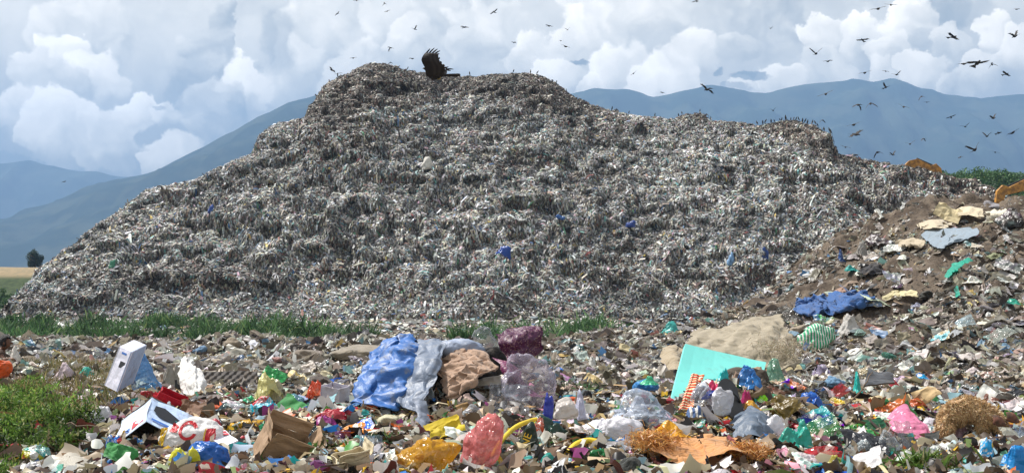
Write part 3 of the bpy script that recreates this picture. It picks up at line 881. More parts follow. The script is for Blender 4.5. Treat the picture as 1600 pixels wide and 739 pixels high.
def tube_mesh(name, pts, rad, seg=8):
    pts = [Vector(p) for p in pts]
    V, F = [], []
    for i, p in enumerate(pts):
        t = (pts[min(i + 1, len(pts) - 1)] - pts[max(i - 1, 0)]).normalized()
        a = t.orthogonal().normalized() if i == 0 else (pa - t * pa.dot(t)).normalized()
        pa = a
        b = t.cross(a)
        r = rad[i] if isinstance(rad, (list, tuple)) else rad
        for k in range(seg):
            an = 2 * math.pi * k / seg
            V.append(p + (a * math.cos(an) + b * math.sin(an)) * r)
    for i in range(len(pts) - 1):
        for k in range(seg):
            F.append((i * seg + k, i * seg + (k + 1) % seg, (i + 1) * seg + (k + 1) % seg, (i + 1) * seg + k))
    n_ = len(V)
    V.append(pts[0]); V.append(pts[-1])
    T = [(n_, (k + 1) % seg, k) for k in range(seg)] + [(n_ + 1, (len(pts) - 1) * seg + k, (len(pts) - 1) * seg + (k + 1) % seg) for k in range(seg)]
    return mesh(name, np.array([tuple(v) for v in V]), [np.array(F), np.array(T)], True)
def slab_mesh(name, corners, th, nrm=None, sub=1, warp=0.0):
    """a plate from four corners (tl, tr, br, bl) with thickness away from the viewer"""
    c = [Vector(p) for p in corners]
    n_ = (c[1] - c[0]).cross(c[3] - c[0]).normalized()
    if n_.y < 0:
        n_ = -n_
    N = 9
    g = np.linspace(0, 1, N)
    U, W = np.meshgrid(g, g)
    A = [np.array(p) for p in c]
    P = (1 - U)[..., None] * (1 - W)[..., None] * A[0] + U[..., None] * (1 - W)[..., None] * A[1] + U[..., None] * W[..., None] * A[2] + (1 - U)[..., None] * W[..., None] * A[3]
    P = P + np.array(n_) * (warp * fbm(U * 2.2 + th * 99, W * 2.2, 0, 2, 12))[..., None]
    fr, bk = P.reshape(-1, 3), (P + np.array(n_) * th).reshape(-1, 3)
    G = grid_idx(N, N)
    k = N * N
    ed = list(range(N)) + [N * i + N - 1 for i in range(1, N)] + [N * N - 1 - i for i in range(1, N)] + [N * (N - 1 - i) for i in range(1, N)]
    E = [(ed[i], ed[(i + 1) % len(ed)], ed[(i + 1) % len(ed)] + k, ed[i] + k) for i in range(len(ed))]
    return mesh(name, np.concatenate([fr, bk]), np.concatenate([G, G[:, ::-1] + k, np.array(E)]), False)
def local(me, o0):
    co = np.empty(len(me.vertices) * 3, np.float32)
    me.vertices.foreach_get('co', co)
    co = co.reshape(-1, 3) - np.array(o0, np.float32)
    me.vertices.foreach_set('co', co.ravel())
    return me
def slab(name, corners, th, mat, color, parent=None, o0=(0, 0, 0), warp=0.0):
    me = slab_mesh(name, corners, th, warp=warp)
    local(me, o0)
    return link(name, me, M[mat], parent=parent, color=lin(color))
def decal(name, a, u, v, quad, mat, parent, o0, lift=.004):
    """a printed mark: quad list of (s,t) outline in the face's own units, raised off the face"""
    n_ = u.cross(v).normalized()
    if n_.dot(Vector((0, 0, CAMZ)) - a) < 0:
        n_ = -n_
    P = [a + u * s + v * t + n_ * lift - Vector(o0) for s, t in quad]
    me = bpy.data.meshes.new(name)
    me.from_pydata([tuple(p) for p in P], [], [tuple(range(len(P)))])
    return link(name, me, M[mat], parent=parent)

# ================================================================== the big pieces
def open_white_box():
    B = at(228, 657, 10.25)
    e1 = Vector((-.285, -.02, -.225))
    e2 = Vector((-.075, .40, .175))
    e3 = Vector((.50, .10, -.27))
    root = empty('appliance_box', B + e1, 'large pale blue printed carton tipped over with its dark open end towards the camera', 'box')
    o0 = root.location
    C_ = B + e1; D = B + e3; E = D + e1
    w = [slab('side_panel', [B + e2, B, C_, C_ + e2], .006, 'board', '#c9d8ee', root, o0, .012),
         slab('top_panel', [B + e2, D + e2, D, B], .006, 'board', '#bcd0ec', root, o0, .01),
         slab('side_panel', [D + e2, D, E, E + e2], .006, 'board', '#b9c3d2', root, o0),
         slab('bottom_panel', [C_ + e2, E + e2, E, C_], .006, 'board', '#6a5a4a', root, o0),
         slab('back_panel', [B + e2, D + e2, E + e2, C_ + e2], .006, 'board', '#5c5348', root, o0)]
    # dark picture of the product, blue lower edge and red label
    decal('printed_picture', B, e2, e3, [(.72, .10), (.78, .26), (.66, .44), (.48, .70), (.30, .76), (.22, .6), (.34, .42), (.36, .2), (.5, .08)], 'black', root, o0)
    decal('printed_picture', B, e2, e3, [(.50, .46), (.40, .72), (.27, .75), (.25, .62)], 'tealink', root, o0, .007)
    decal('printed_line', B, e2, e3, [(.13, .08), (.20, .08), (.20, .42), (.13, .42)], 'blueink', root, o0)
    decal('red_label', B, e2, e1, [(.10, .10), (.10, .48), (.40, .48), (.40, .10)], 'red', root, o0)
    decal('printed_line', B, e2, e1, [(.10, .56), (.10, .84), (.26, .84), (.26, .56)], 'blueink', root, o0)
    decal('label_cross', B, e2, e1, [(.22, .2), (.22, .38), (.28, .38), (.28, .2)], 'foam', root, o0, .008)
    decal('label_cross', B, e2, e1, [(.17, .26), (.17, .32), (.33, .32), (.33, .26)], 'foam', root, o0, .008)
    hero(235, 670, 120, 80, 'the open pale blue carton')
open_white_box()
def slim_box():
    root = empty('slim_carton', hit(178, 606), 'slim white carton standing tilted on end above the open blue box', 'box')
    o0 = root.location
    Y = 12.3
    tl, tr = at(188, 542, Y), at(206, 550, Y - .12)
    br, bl = at(183, 612, Y - .25), at(164, 602, Y - .1)
    dp = Vector((.02, .42, .05))
    dl = Vector((-.05, .40, .0))
    slab('front_panel', [tl, tr, br, bl], .012, 'board', '#d5d3e0', root, o0)
    slab('side_panel', [tr, tr + dp, br + dp, br], .012, 'board', '#9fb0cc', root, o0)
    slab('side_panel', [tl + dp * .98, tl, bl, bl + dp], .012, 'board', '#dcdce8', root, o0)
    slab('back_panel', [tl + dp, tr + dp, br + dp, bl + dp], .012, 'board', '#b9c0cf', root, o0)
    slab('top_panel', [tl + dp * .99, tr + dp * .99, tr + dp * .01, tl + dp * .01], .01, 'board', '#d9dae6', root, o0)
    u, v = tr - tl, bl - tl
    decal('printed_label', tl, u, v, [(.45, .30), (.88, .30), (.88, .46), (.45, .46)], 'black', root, o0)
    decal('printed_label', tl, u, v, [(.3, .08), (.7, .08), (.7, .13), (.3, .13)], 'blueink', root, o0)
    hero(188, 578, 50, 75, 'the slim white carton')
slim_box()
blob('plastic_bag', 222, 604, 52, 52, 'tint', '#6fa6d8', 'translucent sky blue film bunched behind the slim white carton', 'plastic bag', 'the sky blue film', Y=12.7, ears=2)
blob('plastic_bag', 236, 617, 34, 17, 'bag', '#1ea0dc', 'bright cyan plastic strip right of the slim white carton foot', 'plastic bag', ears=2, deep=1.2)
flap('paper_sheet', 250, 603, 40, 12, 'paper', '#c9cfe0', 'pale grey paper lying flat beside the cyan strip', 'paper', tilt=18, stiff=True)

def rice_bag():
    p = at(292, 700, 9.75)
    root = empty('rice_bag', p, 'white woven rice bag with a red ring print and yellow end', 'bag')
    s = 9.75 / FPX
    me = blob_mesh('bag_body', 98 * s, .26, 46 * s, 501, sub=5, crump=.10, ears=0, lumpy=.12, lean=(.15, .2))
    b = link('bag_body', me, M['weave'], parent=root, color=lin('#f0eeee'))
    dg_V = np.array([v.co[:] for v in me.vertices])
    def wrap(pts_, name, mat, lift=.006):
        out = []
        for (x, z) in pts_:
            d = (dg_V[:, 0] - x) ** 2 + (dg_V[:, 2] - z) ** 2 + np.where(dg_V[:, 1] > .02, 9, 0)
            out.append((x, float(dg_V[np.argmin(d), 1]) - lift, z))
        return out
    def strip(name, mat, inner, outer):
        K = 7
        n_ = len(inner)
        rows_ = [wrap([(a[0] * (1 - k / K) + b[0] * k / K, a[1] * (1 - k / K) + b[1] * k / K) for a, b in zip(inner, outer)], name, mat) for k in range(K + 1)]
        me2 = bpy.data.meshes.new(name)
        me2.from_pydata([p_ for r_ in rows_ for p_ in r_], [], [(k * n_ + i, k * n_ + i + 1, (k + 1) * n_ + i + 1, (k + 1) * n_ + i) for k in range(K) for i in range(n_ - 1)])
        link(name, me2, M[mat], parent=root)
    cx, cz, rr = .03, 29 * s, .085
    an = [R(a) for a in range(20, 341, 10)]
    strip('ring_print', 'red', [(cx + .055 * math.cos(a), cz + .055 * .95 * math.sin(a)) for a in an], [(cx + .084 * math.cos(a), cz + .084 * .95 * math.sin(a)) for a in an])
    strip('red_print', 'red', [(-.12 + .02 * i, cz + .06 - .01 * i) for i in range(4)], [(-.15 + .025 * i, cz - .01 - .004 * i) for i in range(4)])
    zz = [i * .018 for i in range(1, 11)]
    strip('yellow_band', 'gold', [(-.262 + .2 * z, z) for z in zz], [(-.205 + .2 * z, z) for z in zz])
    strip('yellow_trim', 'gold', [(.155 + .12 * z, z) for z in zz], [(.165 + .12 * z, z) for z in zz])
    strip('red_end', 'red', [(.168 + .12 * z, z) for z in zz], [(.262 + .0 * z, z) for z in zz])
    hero(285, 680, 90, 46, 'the ring-printed rice bag')
rice_bag()
blob('cloth', 328, 690, 52, 34, 'satin', '#b0142f', 'crimson cloth bundled at the right end of the rice bag', 'cloth', 'the crimson bundle', ears=2)

def carton(px, pyb, w, h, color, label, rz=0, tilt=(0, 0), Y=None, phrase='x', dep=None, flaps=(1, 1, 1, 1), spread=55):
    p = base_at(px, pyb, Y)
    s = p.y / FPX
    W, H_ = w * s, h * s
    D = dep or W * .8
    root = empty('cardboard_box', p, label, 'cardboard box', rz=0)
    root.rotation_euler = (R(tilt[0]), R(tilt[1]), R(rz))
    x, y = W / 2, D / 2
    th = .006
    def pl(nm, a, b, c, d, col=color):
        me = slab_mesh(nm, [a, b, c, d], th, warp=.012)
        return link(nm, me, M['board'], parent=root, color=lin(col))
    pl('side_panel', (-x, -y, H_), (x, -y, H_), (x, -y, 0), (-x, -y, 0))
    pl('side_panel', (-x, y, H_), (x, y, H_), (x, y, 0), (-x, y, 0))
    pl('side_panel', (-x, -y, H_), (-x, y, H_), (-x, y, 0), (-x, -y, 0))
    pl('side_panel', (x, -y, H_), (x, y, H_), (x, y, 0), (x, -y, 0))
    pl('bottom_panel', (-x, -y, .01), (x, -y, .01), (x, y, .01), (-x, y, .01))
    c, sn = math.cos(R(spread)), math.sin(R(spread))
    f = min(D, W) * .45
    if flaps[0]: pl('flap', (-x, -y - .004, H_), (x, -y - .004, H_), (x, -y - f * sn, H_ + f * c), (-x, -y - f * sn, H_ + f * c))
    if flaps[1]: pl('flap', (-x, y + .004, H_), (x, y + .004, H_), (x, y + f * sn * .6, H_ + f * .8), (-x, y + f * sn * .6, H_ + f * .8))
    if flaps[2]: pl('flap', (-x - .004, -y, H_), (-x - .004, y, H_), (-x - f * sn, y, H_ + f * c), (-x - f * sn, -y, H_ + f * c))
    if flaps[3]: pl('flap', (x + .004, -y, H_), (x + .004, y, H_), (x + f * sn, y, H_ + f * c), (x + f * sn, -y, H_ + f * c))
    hero(px, pyb - h / 2, w, h, phrase)
    return root
carton(430, 724, 72, 48, '#a08468', 'brown cardboard box lying open below the teal bag', rz=28, tilt=(28, 22), phrase='the open brown carton', spread=20)
carton(262, 640, 42, 26, '#b8142c', 'crushed red and grey carton behind the open blue box', rz=15, tilt=(10, 24), phrase='the crushed red carton', flaps=(0, 0, 0, 0))
carton(524, 638, 34, 36, '#c9c5d0', 'small pale grey box standing left of the blue tarpaulin', rz=-28, tilt=(6, 6), phrase='the pale grey box', flaps=(0, 0, 0, 0))
carton(552, 742, 48, 34, '#c9bb9c', 'creamy folded carton at the bottom edge left of the golden bag', rz=24, tilt=(14, -12), phrase='the cream carton', flaps=(1, 0, 0, 1), spread=30)
def flat_slab(name, cs, th, mat, color, label, cat, phrase, warp=.02):
    P = [pt(c, .05) for c in cs]
    o0 = sum(P, Vector()) / 4
    o0.z = min(p.z for p in P)
    o = slab(name, P, th, mat, color, None, o0, warp)
    o.location = o0
    named(o, label, cat)
    xs, ys = [c[0] for c in cs], [c[1] for c in cs]
    hero(sum(xs) / 4, sum(ys) / 4, max(xs) - min(xs), max(ys) - min(ys), phrase)
    return o
flat_slab('cardboard_sheet', [(300, 648, 10.9), (352, 664, 11.0), (356, 680, 10.5), (318, 676, 10.3)], .008, 'board', '#bfa27e', 'tan cardboard flap bent up right of the open blue carton', 'cardboard', 'the tan cardboard flap')
flat_slab('cardboard_sheet', [(338, 664, 11.0), (400, 660, 11.2), (398, 672, 10.9), (340, 674, 10.8)], .008, 'board', '#b09472', 'long brown cardboard strip behind the yellow crinkled bag', 'cardboard', 'the long cardboard strip')
flat_slab('cardboard_sheet', [(225, 700, 9.4), (275, 712, 9.5), (292, 742, 8.7), (198, 742, 8.7)], .008, 'board', '#b59c7c', 'brown flattened carton lying under the open blue box', 'cardboard', 'the flattened brown carton')
w_ = flat_slab('carton_lid', [(320, 678, 9.9), (352, 672, 10.0), (372, 688, 9.6), (342, 700, 9.4)], .03, 'board', '#e6e2ea', 'white carton lid with two red bars beside the big blue bag', 'box lid', 'the white carton lid', .004)
a0 = at(320, 678, 9.9); u0 = at(352, 672, 10.0) - a0; v0 = at(342, 700, 9.4) - a0
for t_ in (.08, .24):
    decal('red_bar', a0, u0, v0, [(.6, t_), (.95, t_), (.95, t_ + .1), (.6, t_ + .1)], 'red', w_, w_.location, .008)
flat_slab('cardboard_sheet', [(420, 655, 10.6), (500, 655, 10.8), (500, 668, 10.4), (425, 672, 10.3)], .008, 'board', '#c4ab85', 'light brown cardboard lying right of the red snack bag', 'cardboard', 'the light brown cardboard')
lb = flat_slab('paper_label', [(262, 722, 9.0), (300, 732, 8.95), (298, 740, 8.8), (258, 732, 8.8)], .004, 'paper', '#2f2b2b', 'small black printed label lying on the flattened brown carton', 'label', 'the black label', .003)
# egg tray
def egg_tray():
    a = hit(355, 606)
    s = a.y / FPX
    nx, ny = 97, 40
    u = np.linspace(-.5, .5, nx)
    v = np.linspace(0, 1, ny)
    U, W = np.meshgrid(u, v)
    x = U * 92 * s
    z = (1 - W) * 26 * s
    y = -.25 * W
    bump = .022 * np.cos(U * 2 * math.pi * 8) * np.cos(W * 2 * math.pi * 2.5)
    z = z + .012 * np.sin(U * 5)
    P = np.stack([x, y - bump, z], -1).reshape(-1, 3)
    o = link('egg_tray', mesh('egg_tray', P, grid_idx(nx, ny), True), M['board'], color=lin('#55504c'))
    o.location = a
    o.rotation_euler = (0, R(2), R(4))
    named(o, 'dark grey pulp egg tray standing on edge behind the cream bag', 'egg tray')
    hero(355, 592, 92, 26, 'the dark egg tray')
egg_tray()

B = blob
B('cloth', 92, 600, 46, 32, 'cloth', '#c9b6bb', 'dusty pink cloth heap at the edge of the dry grass', 'cloth', 'the dusty pink heap', ears=2)
B('plastic_bag', 146, 594, 40, 20, 'bag', '#32b8a4', 'turquoise plastic bag stretched out left of the slim carton', 'plastic bag', 'the turquoise bag', ears=2, deep=1.4)
loft('cloth', [[(88, 610), (102, 604), (118, 606), (128, 622)], [(92, 622), (106, 618), (122, 620), (134, 638)], [(96, 634), (108, 632), (124, 636), (136, 648)]], 'cloth', '#d2c3c8', 'pale cloth with a pink stain draped above the red cloth', 'cloth', crump=.03, phrase='the pink stained cloth', seed=3)
B('cloth', 112, 653, 42, 20, 'cloth', '#d81f2c', 'bright red cloth lying at the edge of the green grass', 'cloth', 'the bright red cloth', ears=1)
B('plastic_bag', 160, 664, 52, 28, 'bag', '#e3e3e8', 'white crumpled plastic bag between the grass and the open blue carton', 'plastic bag', 'the white crumpled bag', ears=1)
loft('white_sack', [[(283, 560, 12.6), (290, 557, 12.6), (297, 562, 12.6), (302, 570, 12.5)], [(279, 580, 12.3), (290, 574, 12.2), (304, 578, 12.1), (314, 586, 12.2)], [(281, 600, 12.1), (293, 596, 11.9), (308, 596, 11.8), (324, 600, 12)], [(286, 614, 11.9), (298, 617, 11.7), (310, 612, 11.6), (320, 606, 11.8)]], 'cloth', '#dedbd6', 'stiff white sack standing up like a tooth', 'sack', crump=.03, phrase='the upright white sack', pleat=(.03, 4, .2), seed=5)
B('cloth', 270, 612, 30, 40, 'cloth', '#9a9388', 'grey cloth hump behind the upright white sack', 'cloth', ears=1)
B('plastic_bag', 416, 634, 46, 50, 'bag', '#d6cf8c', 'cream yellow plastic bag leaning behind the red snack bag', 'plastic bag', 'the cream yellow bag', ears=2, lean=(-.25, .2))
B('plastic_bag', 438, 632, 34, 36, 'bag', '#c3bfa2', 'dull cream cloth bag slumped right of the cream yellow bag', 'plastic bag', ears=1)
flap('plastic_strip', 428, 606, 36, 24, 'bag', '#2f9a4b', 'green plastic strip sticking out behind the cream yellow bag', 'plastic strip', tilt=30, roll=28)
B('snack_bag', 412, 654, 46, 34, 'print', '#d3303a', 'red and orange printed snack bag lying in front of the cream yellow bag', 'snack bag', 'the red snack bag', ears=0, sub=5)
B('plastic_bag', 392, 676, 64, 21, 'bag', '#dda91c', 'yellow crinkled plastic bag behind the white carton lid', 'plastic bag', 'the yellow crinkled bag', ears=0, crump=.3)
B('plastic_bag', 424, 684, 44, 24, 'bag', '#1f8a5c', 'dark green plastic bag above the open brown carton', 'plastic bag', ears=2)
B('plastic_bag', 402, 694, 46, 18, 'bag', '#2aa894', 'teal plastic bag in front of the dark green bag', 'plastic bag', 'the teal bag', ears=1)
B('plastic_bag', 328, 738, 68, 48, 'bag', '#1b66bd', 'full royal blue plastic bag near the bottom left', 'plastic bag', 'the royal blue bag', sub=5, ears=0, crump=.13, lumpy=.15)
B('plastic_bag', 290, 742, 46, 42, 'bag', '#d8d232', 'lime yellow plastic bag tucked left of the royal blue bag', 'plastic bag', 'the lime yellow bag', ears=1, crump=.1)
B('plastic_bag', 360, 742, 46, 30, 'film', '#c8d4e0', 'clear plastic sheet bunched right of the royal blue bag', 'plastic bag', ears=1)
B('plastic_bag', 322, 748, 26, 12, 'bag', '#2c8a52', 'small green scrap of bag under the royal blue bag', 'plastic bag')
loft('woven_sack', [[(78, 716, 9.7), (100, 708, 9.8), (130, 707, 9.8), (162, 722, 9.7)], [(72, 730, 9.2), (100, 722, 9.1), (132, 722, 9.1), (166, 732, 9.2)], [(66, 752, 8.8), (98, 742, 8.7), (134, 742, 8.7), (172, 750, 8.8)]], 'weave', '#b9b3a6', 'dirty white woven sack spread below the green grass', 'sack', crump=.035, phrase='the dirty woven sack', seed=8)
loft('woven_strip', [[(92, 722, 9.05), (100, 720, 9.05)], [(88, 742, 8.62), (97, 742, 8.62)]], 'bag', '#2c9a7e', 'green band lying across the dirty woven sack', 'plastic strip', crump=.01)
B('milk_packet', 55, 722, 48, 26, 'print', '#2d9c9a', 'teal and white printed packet lying on the green grass', 'packet', 'the teal and white packet', ears=0)
B('plastic_bag', 52, 744, 36, 20, 'bag', '#e8e6ea', 'white scrap at the bottom left edge of the grass', 'plastic bag', ears=1)
B('plastic_bag', 176, 744, 28, 24, 'bag', '#4f8fd2', 'light blue bag right of the dirty woven sack', 'plastic bag', 'the light blue bag')
B('plastic_bag', 176, 712, 36, 30, 'print', '#c23b30', 'red and white striped wrapper left of the dark box opening', 'wrapper', 'the red striped wrapper', ears=1)
B('plastic_bag', 190, 722, 30, 26, 'film', '#d4d4de', 'clear bag hanging beneath the open blue carton', 'plastic bag')
B('foil_wrapper', 487, 632, 30, 36, 'tint', '#d8552a', 'orange red foil wrapper standing left of the pale grey box', 'wrapper', 'the orange foil wrapper', ears=1)
B('cloth', 530, 660, 68, 20, 'satin', '#a8132a', 'long dark red cloth under the pale grey box', 'cloth', 'the long dark red cloth', ears=1, deep=.5)
B('cloth', 506, 676, 46, 26, 'satin', '#8c1f72', 'magenta cloth folded below the long dark red cloth', 'cloth', 'the magenta cloth', ears=1)
flap('snack_bag', 556, 690, 54, 26, 'print', '#e08a28', 'orange printed snack packet lying right of the magenta cloth', 'snack bag', 'the orange packet', tilt=38, roll=-18, crump=.08, curl=.15)
B('plastic_bag', 482, 694, 30, 26, 'bag', '#3d8ec0', 'blue bag left of the magenta cloth', 'plastic bag')
B('plastic_bag', 478, 728, 22, 34, 'bag', '#1ea98f', 'emerald bag standing right of the open brown carton', 'plastic bag', 'the emerald bag', ears=1)
B('cloth', 496, 746, 48, 26, 'cloth', '#5a2058', 'purple cloth at the bottom edge beside the cream carton', 'cloth', 'the purple cloth', ears=0)
flap('plastic_bag', 578, 728, 36, 46, 'film', '#a9c4de', 'clear bluish film standing left of the golden bag', 'plastic bag', 'the clear bluish film', tilt=70)
B('plastic_bag', 560, 706, 34, 24, 'tint', '#7fc4b8', 'pale green clear bag below the orange packet', 'plastic bag')
B('plastic_bag', 590, 660, 44, 16, 'bag', '#3a9cc8', 'cyan plastic sheet under the foot of the blue tarpaulin', 'plastic bag')
B('plastic_bag', 622, 664, 44, 16, 'bag', '#3a9c8a', 'sea green plastic sheet under the foot of the grey tarpaulin', 'plastic bag')

# -- the tarpaulin heap
B('rag_heap', 735, 645, 175, 100, 'cloth', '#2a2624', 'added dark filler standing in for the shaded hollow under the tarpaulins', 'rag heap', 'the dark hollow filler', Y=12.5, sub=5, ears=0, crump=.15, deep=.5)  # added dark bulk in place of the shaded hollow; blocks the view through
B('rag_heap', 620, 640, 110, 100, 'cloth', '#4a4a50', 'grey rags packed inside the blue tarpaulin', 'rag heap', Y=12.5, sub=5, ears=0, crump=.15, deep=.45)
loft('tarpaulin', [[(598, 536, 12.6), (612, 527, 12.6), (632, 524, 12.6), (652, 530, 12.4)], [(582, 562, 12.1), (604, 553, 11.95), (632, 548, 11.9), (652, 556, 11.9)], [(572, 592, 11.75), (594, 590, 11.6), (622, 590, 11.5), (642, 592, 11.6)], [(554, 632, 11.4), (584, 634, 11.25), (610, 636, 11.2), (630, 632, 11.3)]],
     'tarp', '#3568ac', 'faded blue tarpaulin folded over the left end of the heap', 'tarpaulin', crump=.075, k=14, phrase='the blue tarpaulin', pleat=(.018, 4, .4), seed=11, cs=2.2, thick=.01)
loft('tarpaulin', [[(642, 532, 12.4), (660, 533, 12.3), (680, 531, 12.2), (696, 535, 12.1)], [(645, 562, 11.85), (660, 558, 11.7), (676, 560, 11.6), (692, 556, 11.7)], [(634, 602, 11.5), (650, 604, 11.3), (668, 600, 11.3), (684, 588, 11.4)], [(622, 630, 11.2), (640, 642, 11.05), (656, 642, 11.0), (670, 622, 11.1)]],
     'tarp', '#737e90', 'grey side of the folded tarpaulin beside the blue part', 'tarpaulin', crump=.04, k=14, phrase='the grey tarpaulin', pleat=(.015, 3, -.3), seed=14, cs=2.4, thick=.01)
loft('cloth', [[(648, 622, 11.0), (655, 622, 11.0), (664, 626, 11.0)], [(650, 645, 10.8), (658, 648, 10.8), (668, 650, 10.9)], [(656, 668, 10.6), (664, 672, 10.6), (672, 668, 10.7)]], 'tarp', '#858d9c', 'grey tail of cloth hanging below the grey tarpaulin', 'cloth', crump=.03, seed=15)
B('cushion', 718, 556, 82, 26, 'tarp', '#949fb4', 'pale blue stained cushion lying on top of the heap', 'cushion', 'the pale cushion', Y=12.2, ears=0, crump=.07, deep=.6)
loft('sacking', [[(684, 572, 12.0), (706, 556, 12.1), (742, 556, 12.1), (774, 572, 12.0)], [(676, 582, 11.7), (702, 576, 11.6), (738, 572, 11.6), (768, 584, 11.7)], [(688, 600, 11.5), (706, 604, 11.4), (730, 598, 11.4), (752, 592, 11.5)], [(700, 622, 11.4), (712, 624, 11.35), (726, 612, 11.4), (740, 602, 11.5)]],
     'cloth', '#ae9079', 'tan crumpled sacking draped in the middle of the heap', 'sacking', crump=.075, k=12, cs=4.0, phrase='the tan sacking', seed=19, thick=.008)
flap('cardboard_sheet', 776, 600, 58, 14, 'board', '#cfc8b6', 'pale board sticking out right of the tan sacking', 'cardboard', 'the pale board', Y=11.9, tilt=20, stiff=True, roll=-8)
loft('sequin_cloth', [[(776, 522, 12.2), (798, 513, 12.3), (828, 512, 12.2), (853, 511, 12.1)], [(780, 536, 12.1), (800, 532, 12.0), (826, 527, 12.0), (851, 528, 12.1)], [(786, 550, 12.1), (804, 549, 12.0), (824, 541, 12.0), (847, 546, 12.1)], [(790, 562, 12.0), (804, 568, 11.9), (815, 570, 12.0), (823, 566, 12.1)]],
     'sequin', '#4a103c', 'dark purple sequined cloth caught at the top of the heap', 'cloth', crump=.035, k=12, phrase='the purple sequined cloth', pleat=(.03, 3, .5), seed=23)
loft('sequin_cloth', [[(774, 562, 12.0), (790, 566, 11.9), (806, 574, 11.9)], [(784, 580, 11.8), (800, 584, 11.7), (816, 594, 11.8)], [(796, 600, 11.8), (814, 606, 11.7), (834, 612, 11.8)], [(812, 618, 11.7), (832, 618, 11.6), (852, 618, 11.7)]], 'sequin', '#6a2050', 'lower fold of purple cloth under clear film', 'cloth', crump=.03, k=10, seed=24)
B('plastic_bag', 826, 632, 88, 78, 'film', '#c4bccb', 'large clear plastic film over the lower purple cloth', 'plastic bag', 'the large clear film', Y=11.5, sub=5, ears=2, deep=.5)
B('plastic_bag', 765, 548, 50, 36, 'film', '#b9bcc0', 'clear film puffed up behind the purple sequined cloth', 'plastic bag', Y=12.5, ears=2, deep=.4)
flap('plastic_bag', 796, 668, 60, 64, 'film', '#c0c4cc', 'clear film sheet hanging in front of the dark hollow filler', 'plastic bag', Y=10.9, tilt=75, crump=.2)
B('plastic_bag', 752, 660, 70, 26, 'film', '#bfc3c8', 'clear crumpled film below the dark hollow', 'plastic bag', ears=2)

# -- front middle
B('plastic_bag', 655, 750, 108, 66, 'tint', '#dca41c', 'large shiny golden yellow bag at the bottom edge', 'plastic bag', 'the golden bag', sub=5, ears=1, crump=.16, lean=(.12, 0), Y=8.6, seed=611)
B('plastic_bag', 744, 733, 62, 84, 'tint', '#e58a88', 'tall translucent pink bag standing upright', 'plastic bag', 'the tall pink bag', sub=5, ears=1, crump=.14, lean=(.35, .1), Y=8.9, seed=616, sharp=.5)
def yellow_ring(pts_, rad, label, phrase, col='#e0c22c'):
    P = [at(*p) for p in pts_]
    A = cr_up(np.array([tuple(p) for p in P]), 5, 0)
    o0 = Vector(A.min(0))
    o = link('plastic_hoop', tube_mesh('plastic_hoop', A - np.array(o0), rad), M['hard'], color=lin(col))
    o.location = o0
    named(o, label, 'hoop')
    if phrase:
        hero(sum(p[0] for p in pts_) / len(pts_), sum(p[1] for p in pts_) / len(pts_), 60, 60, phrase)
yellow_ring([(764, 742, 8.9), (770, 712, 9.1), (784, 688, 9.3), (804, 668, 9.5), (826, 658, 9.6), (848, 653, 9.7)], .021, 'long bent yellow plastic hoop arching right of the tall pink bag', 'the yellow hoop')
yellow_ring([(872, 735, 9.0), (884, 712, 9.1), (900, 694, 9.2), (918, 688, 9.3), (934, 690, 9.3)], .026, 'short fat yellow plastic arch left of the big white bag', 'the yellow arch')
yellow_ring([(846, 664, 9.8), (848, 680, 9.7), (852, 694, 9.6)], .022, 'short yellow stub hanging from the end of the yellow hoop', None)
def packet(px, pyb, w, h, col, label, phrase, letters=None, Y=None, lean=(0, .15), ears=1, lcol='gold', seed=None):
    p = base_at(px, pyb, Y)
    s = p.y / FPX
    root = empty('packet', p, label, 'packet')
    SEED[0] += 1
    me = blob_mesh('packet_body', w * s, w * s * .45, h * s, seed or SEED[0], crump=.12, ears=ears, lean=lean, sub=4)
    link('packet_body', me, M['bag'], parent=root, color=lin(col))
    Vv = np.array([v.co[:] for v in me.vertices])
    if letters:
        cu = bpy.data.curves.new('lettering', 'FONT')
        cu.body = letters
        cu.size = w * s * (1.5 / max(len(letters), 2))
        cu.align_x = 'CENTER'
        cu.extrude = .002
        o = bpy.data.objects.new('lettering', cu)
        COL.objects.link(o)
        me_t = bpy.data.meshes.new_from_object(o.evaluated_get(bpy.context.evaluated_depsgraph_get()))
        bpy.data.objects.remove(o)
        o = link('lettering', me_t, M[lcol], parent=root)
        fr = Vv[(np.abs(Vv[:, 0]) < w * s * .3) & (Vv[:, 2] > h * s * .25) & (Vv[:, 2] < h * s * .7)]
        o.location = (0, float(fr[:, 1].min()) - .004, h * s * .38)
        o.rotation_euler = (R(84), R(-70) if letters == 'ENE' else 0, 0)
    if phrase:
        hero(px, pyb - h / 2, w, h, phrase)
    return root
packet(862, 706, 58, 56, '#184034', 'dark green and gold plastic packet standing open behind the yellow arch', 'the dark green packet', None, ears=3, Y=9.6)
packet(826, 712, 34, 52, '#2a3c30', 'dark packet with yellow lettering under the yellow hoop', 'the lettered dark packet', 'ENE', Y=9.3)
packet(857, 672, 16, 58, '#3b48b4', 'narrow violet blue packet standing on end behind the dark green packet', 'the violet blue packet', None, Y=9.9)
packet(884, 655, 40, 34, '#d8d0c8', 'white packet rising behind the dark green packet', None, None, Y=10.0)
packet(940, 728, 38, 26, '#1f7a3c', 'small green printed packet below the big white bag', 'the small green packet', 'ooblé', lcol='red')
B('snack_bag', 842, 690, 28, 36, 'print', '#d5562a', 'orange red wrapper squeezed between the two dark packets', 'wrapper', Y=9.6)
B('plastic_bag', 846, 742, 46, 32, 'bag', '#1f9c90', 'teal bag at the bottom under the dark green packet', 'plastic bag', 'the lower teal bag')
B('plastic_bag', 775, 738, 36, 26, 'print', '#d8b62c', 'yellow blue and green wrapper at the foot of the yellow hoop', 'wrapper')
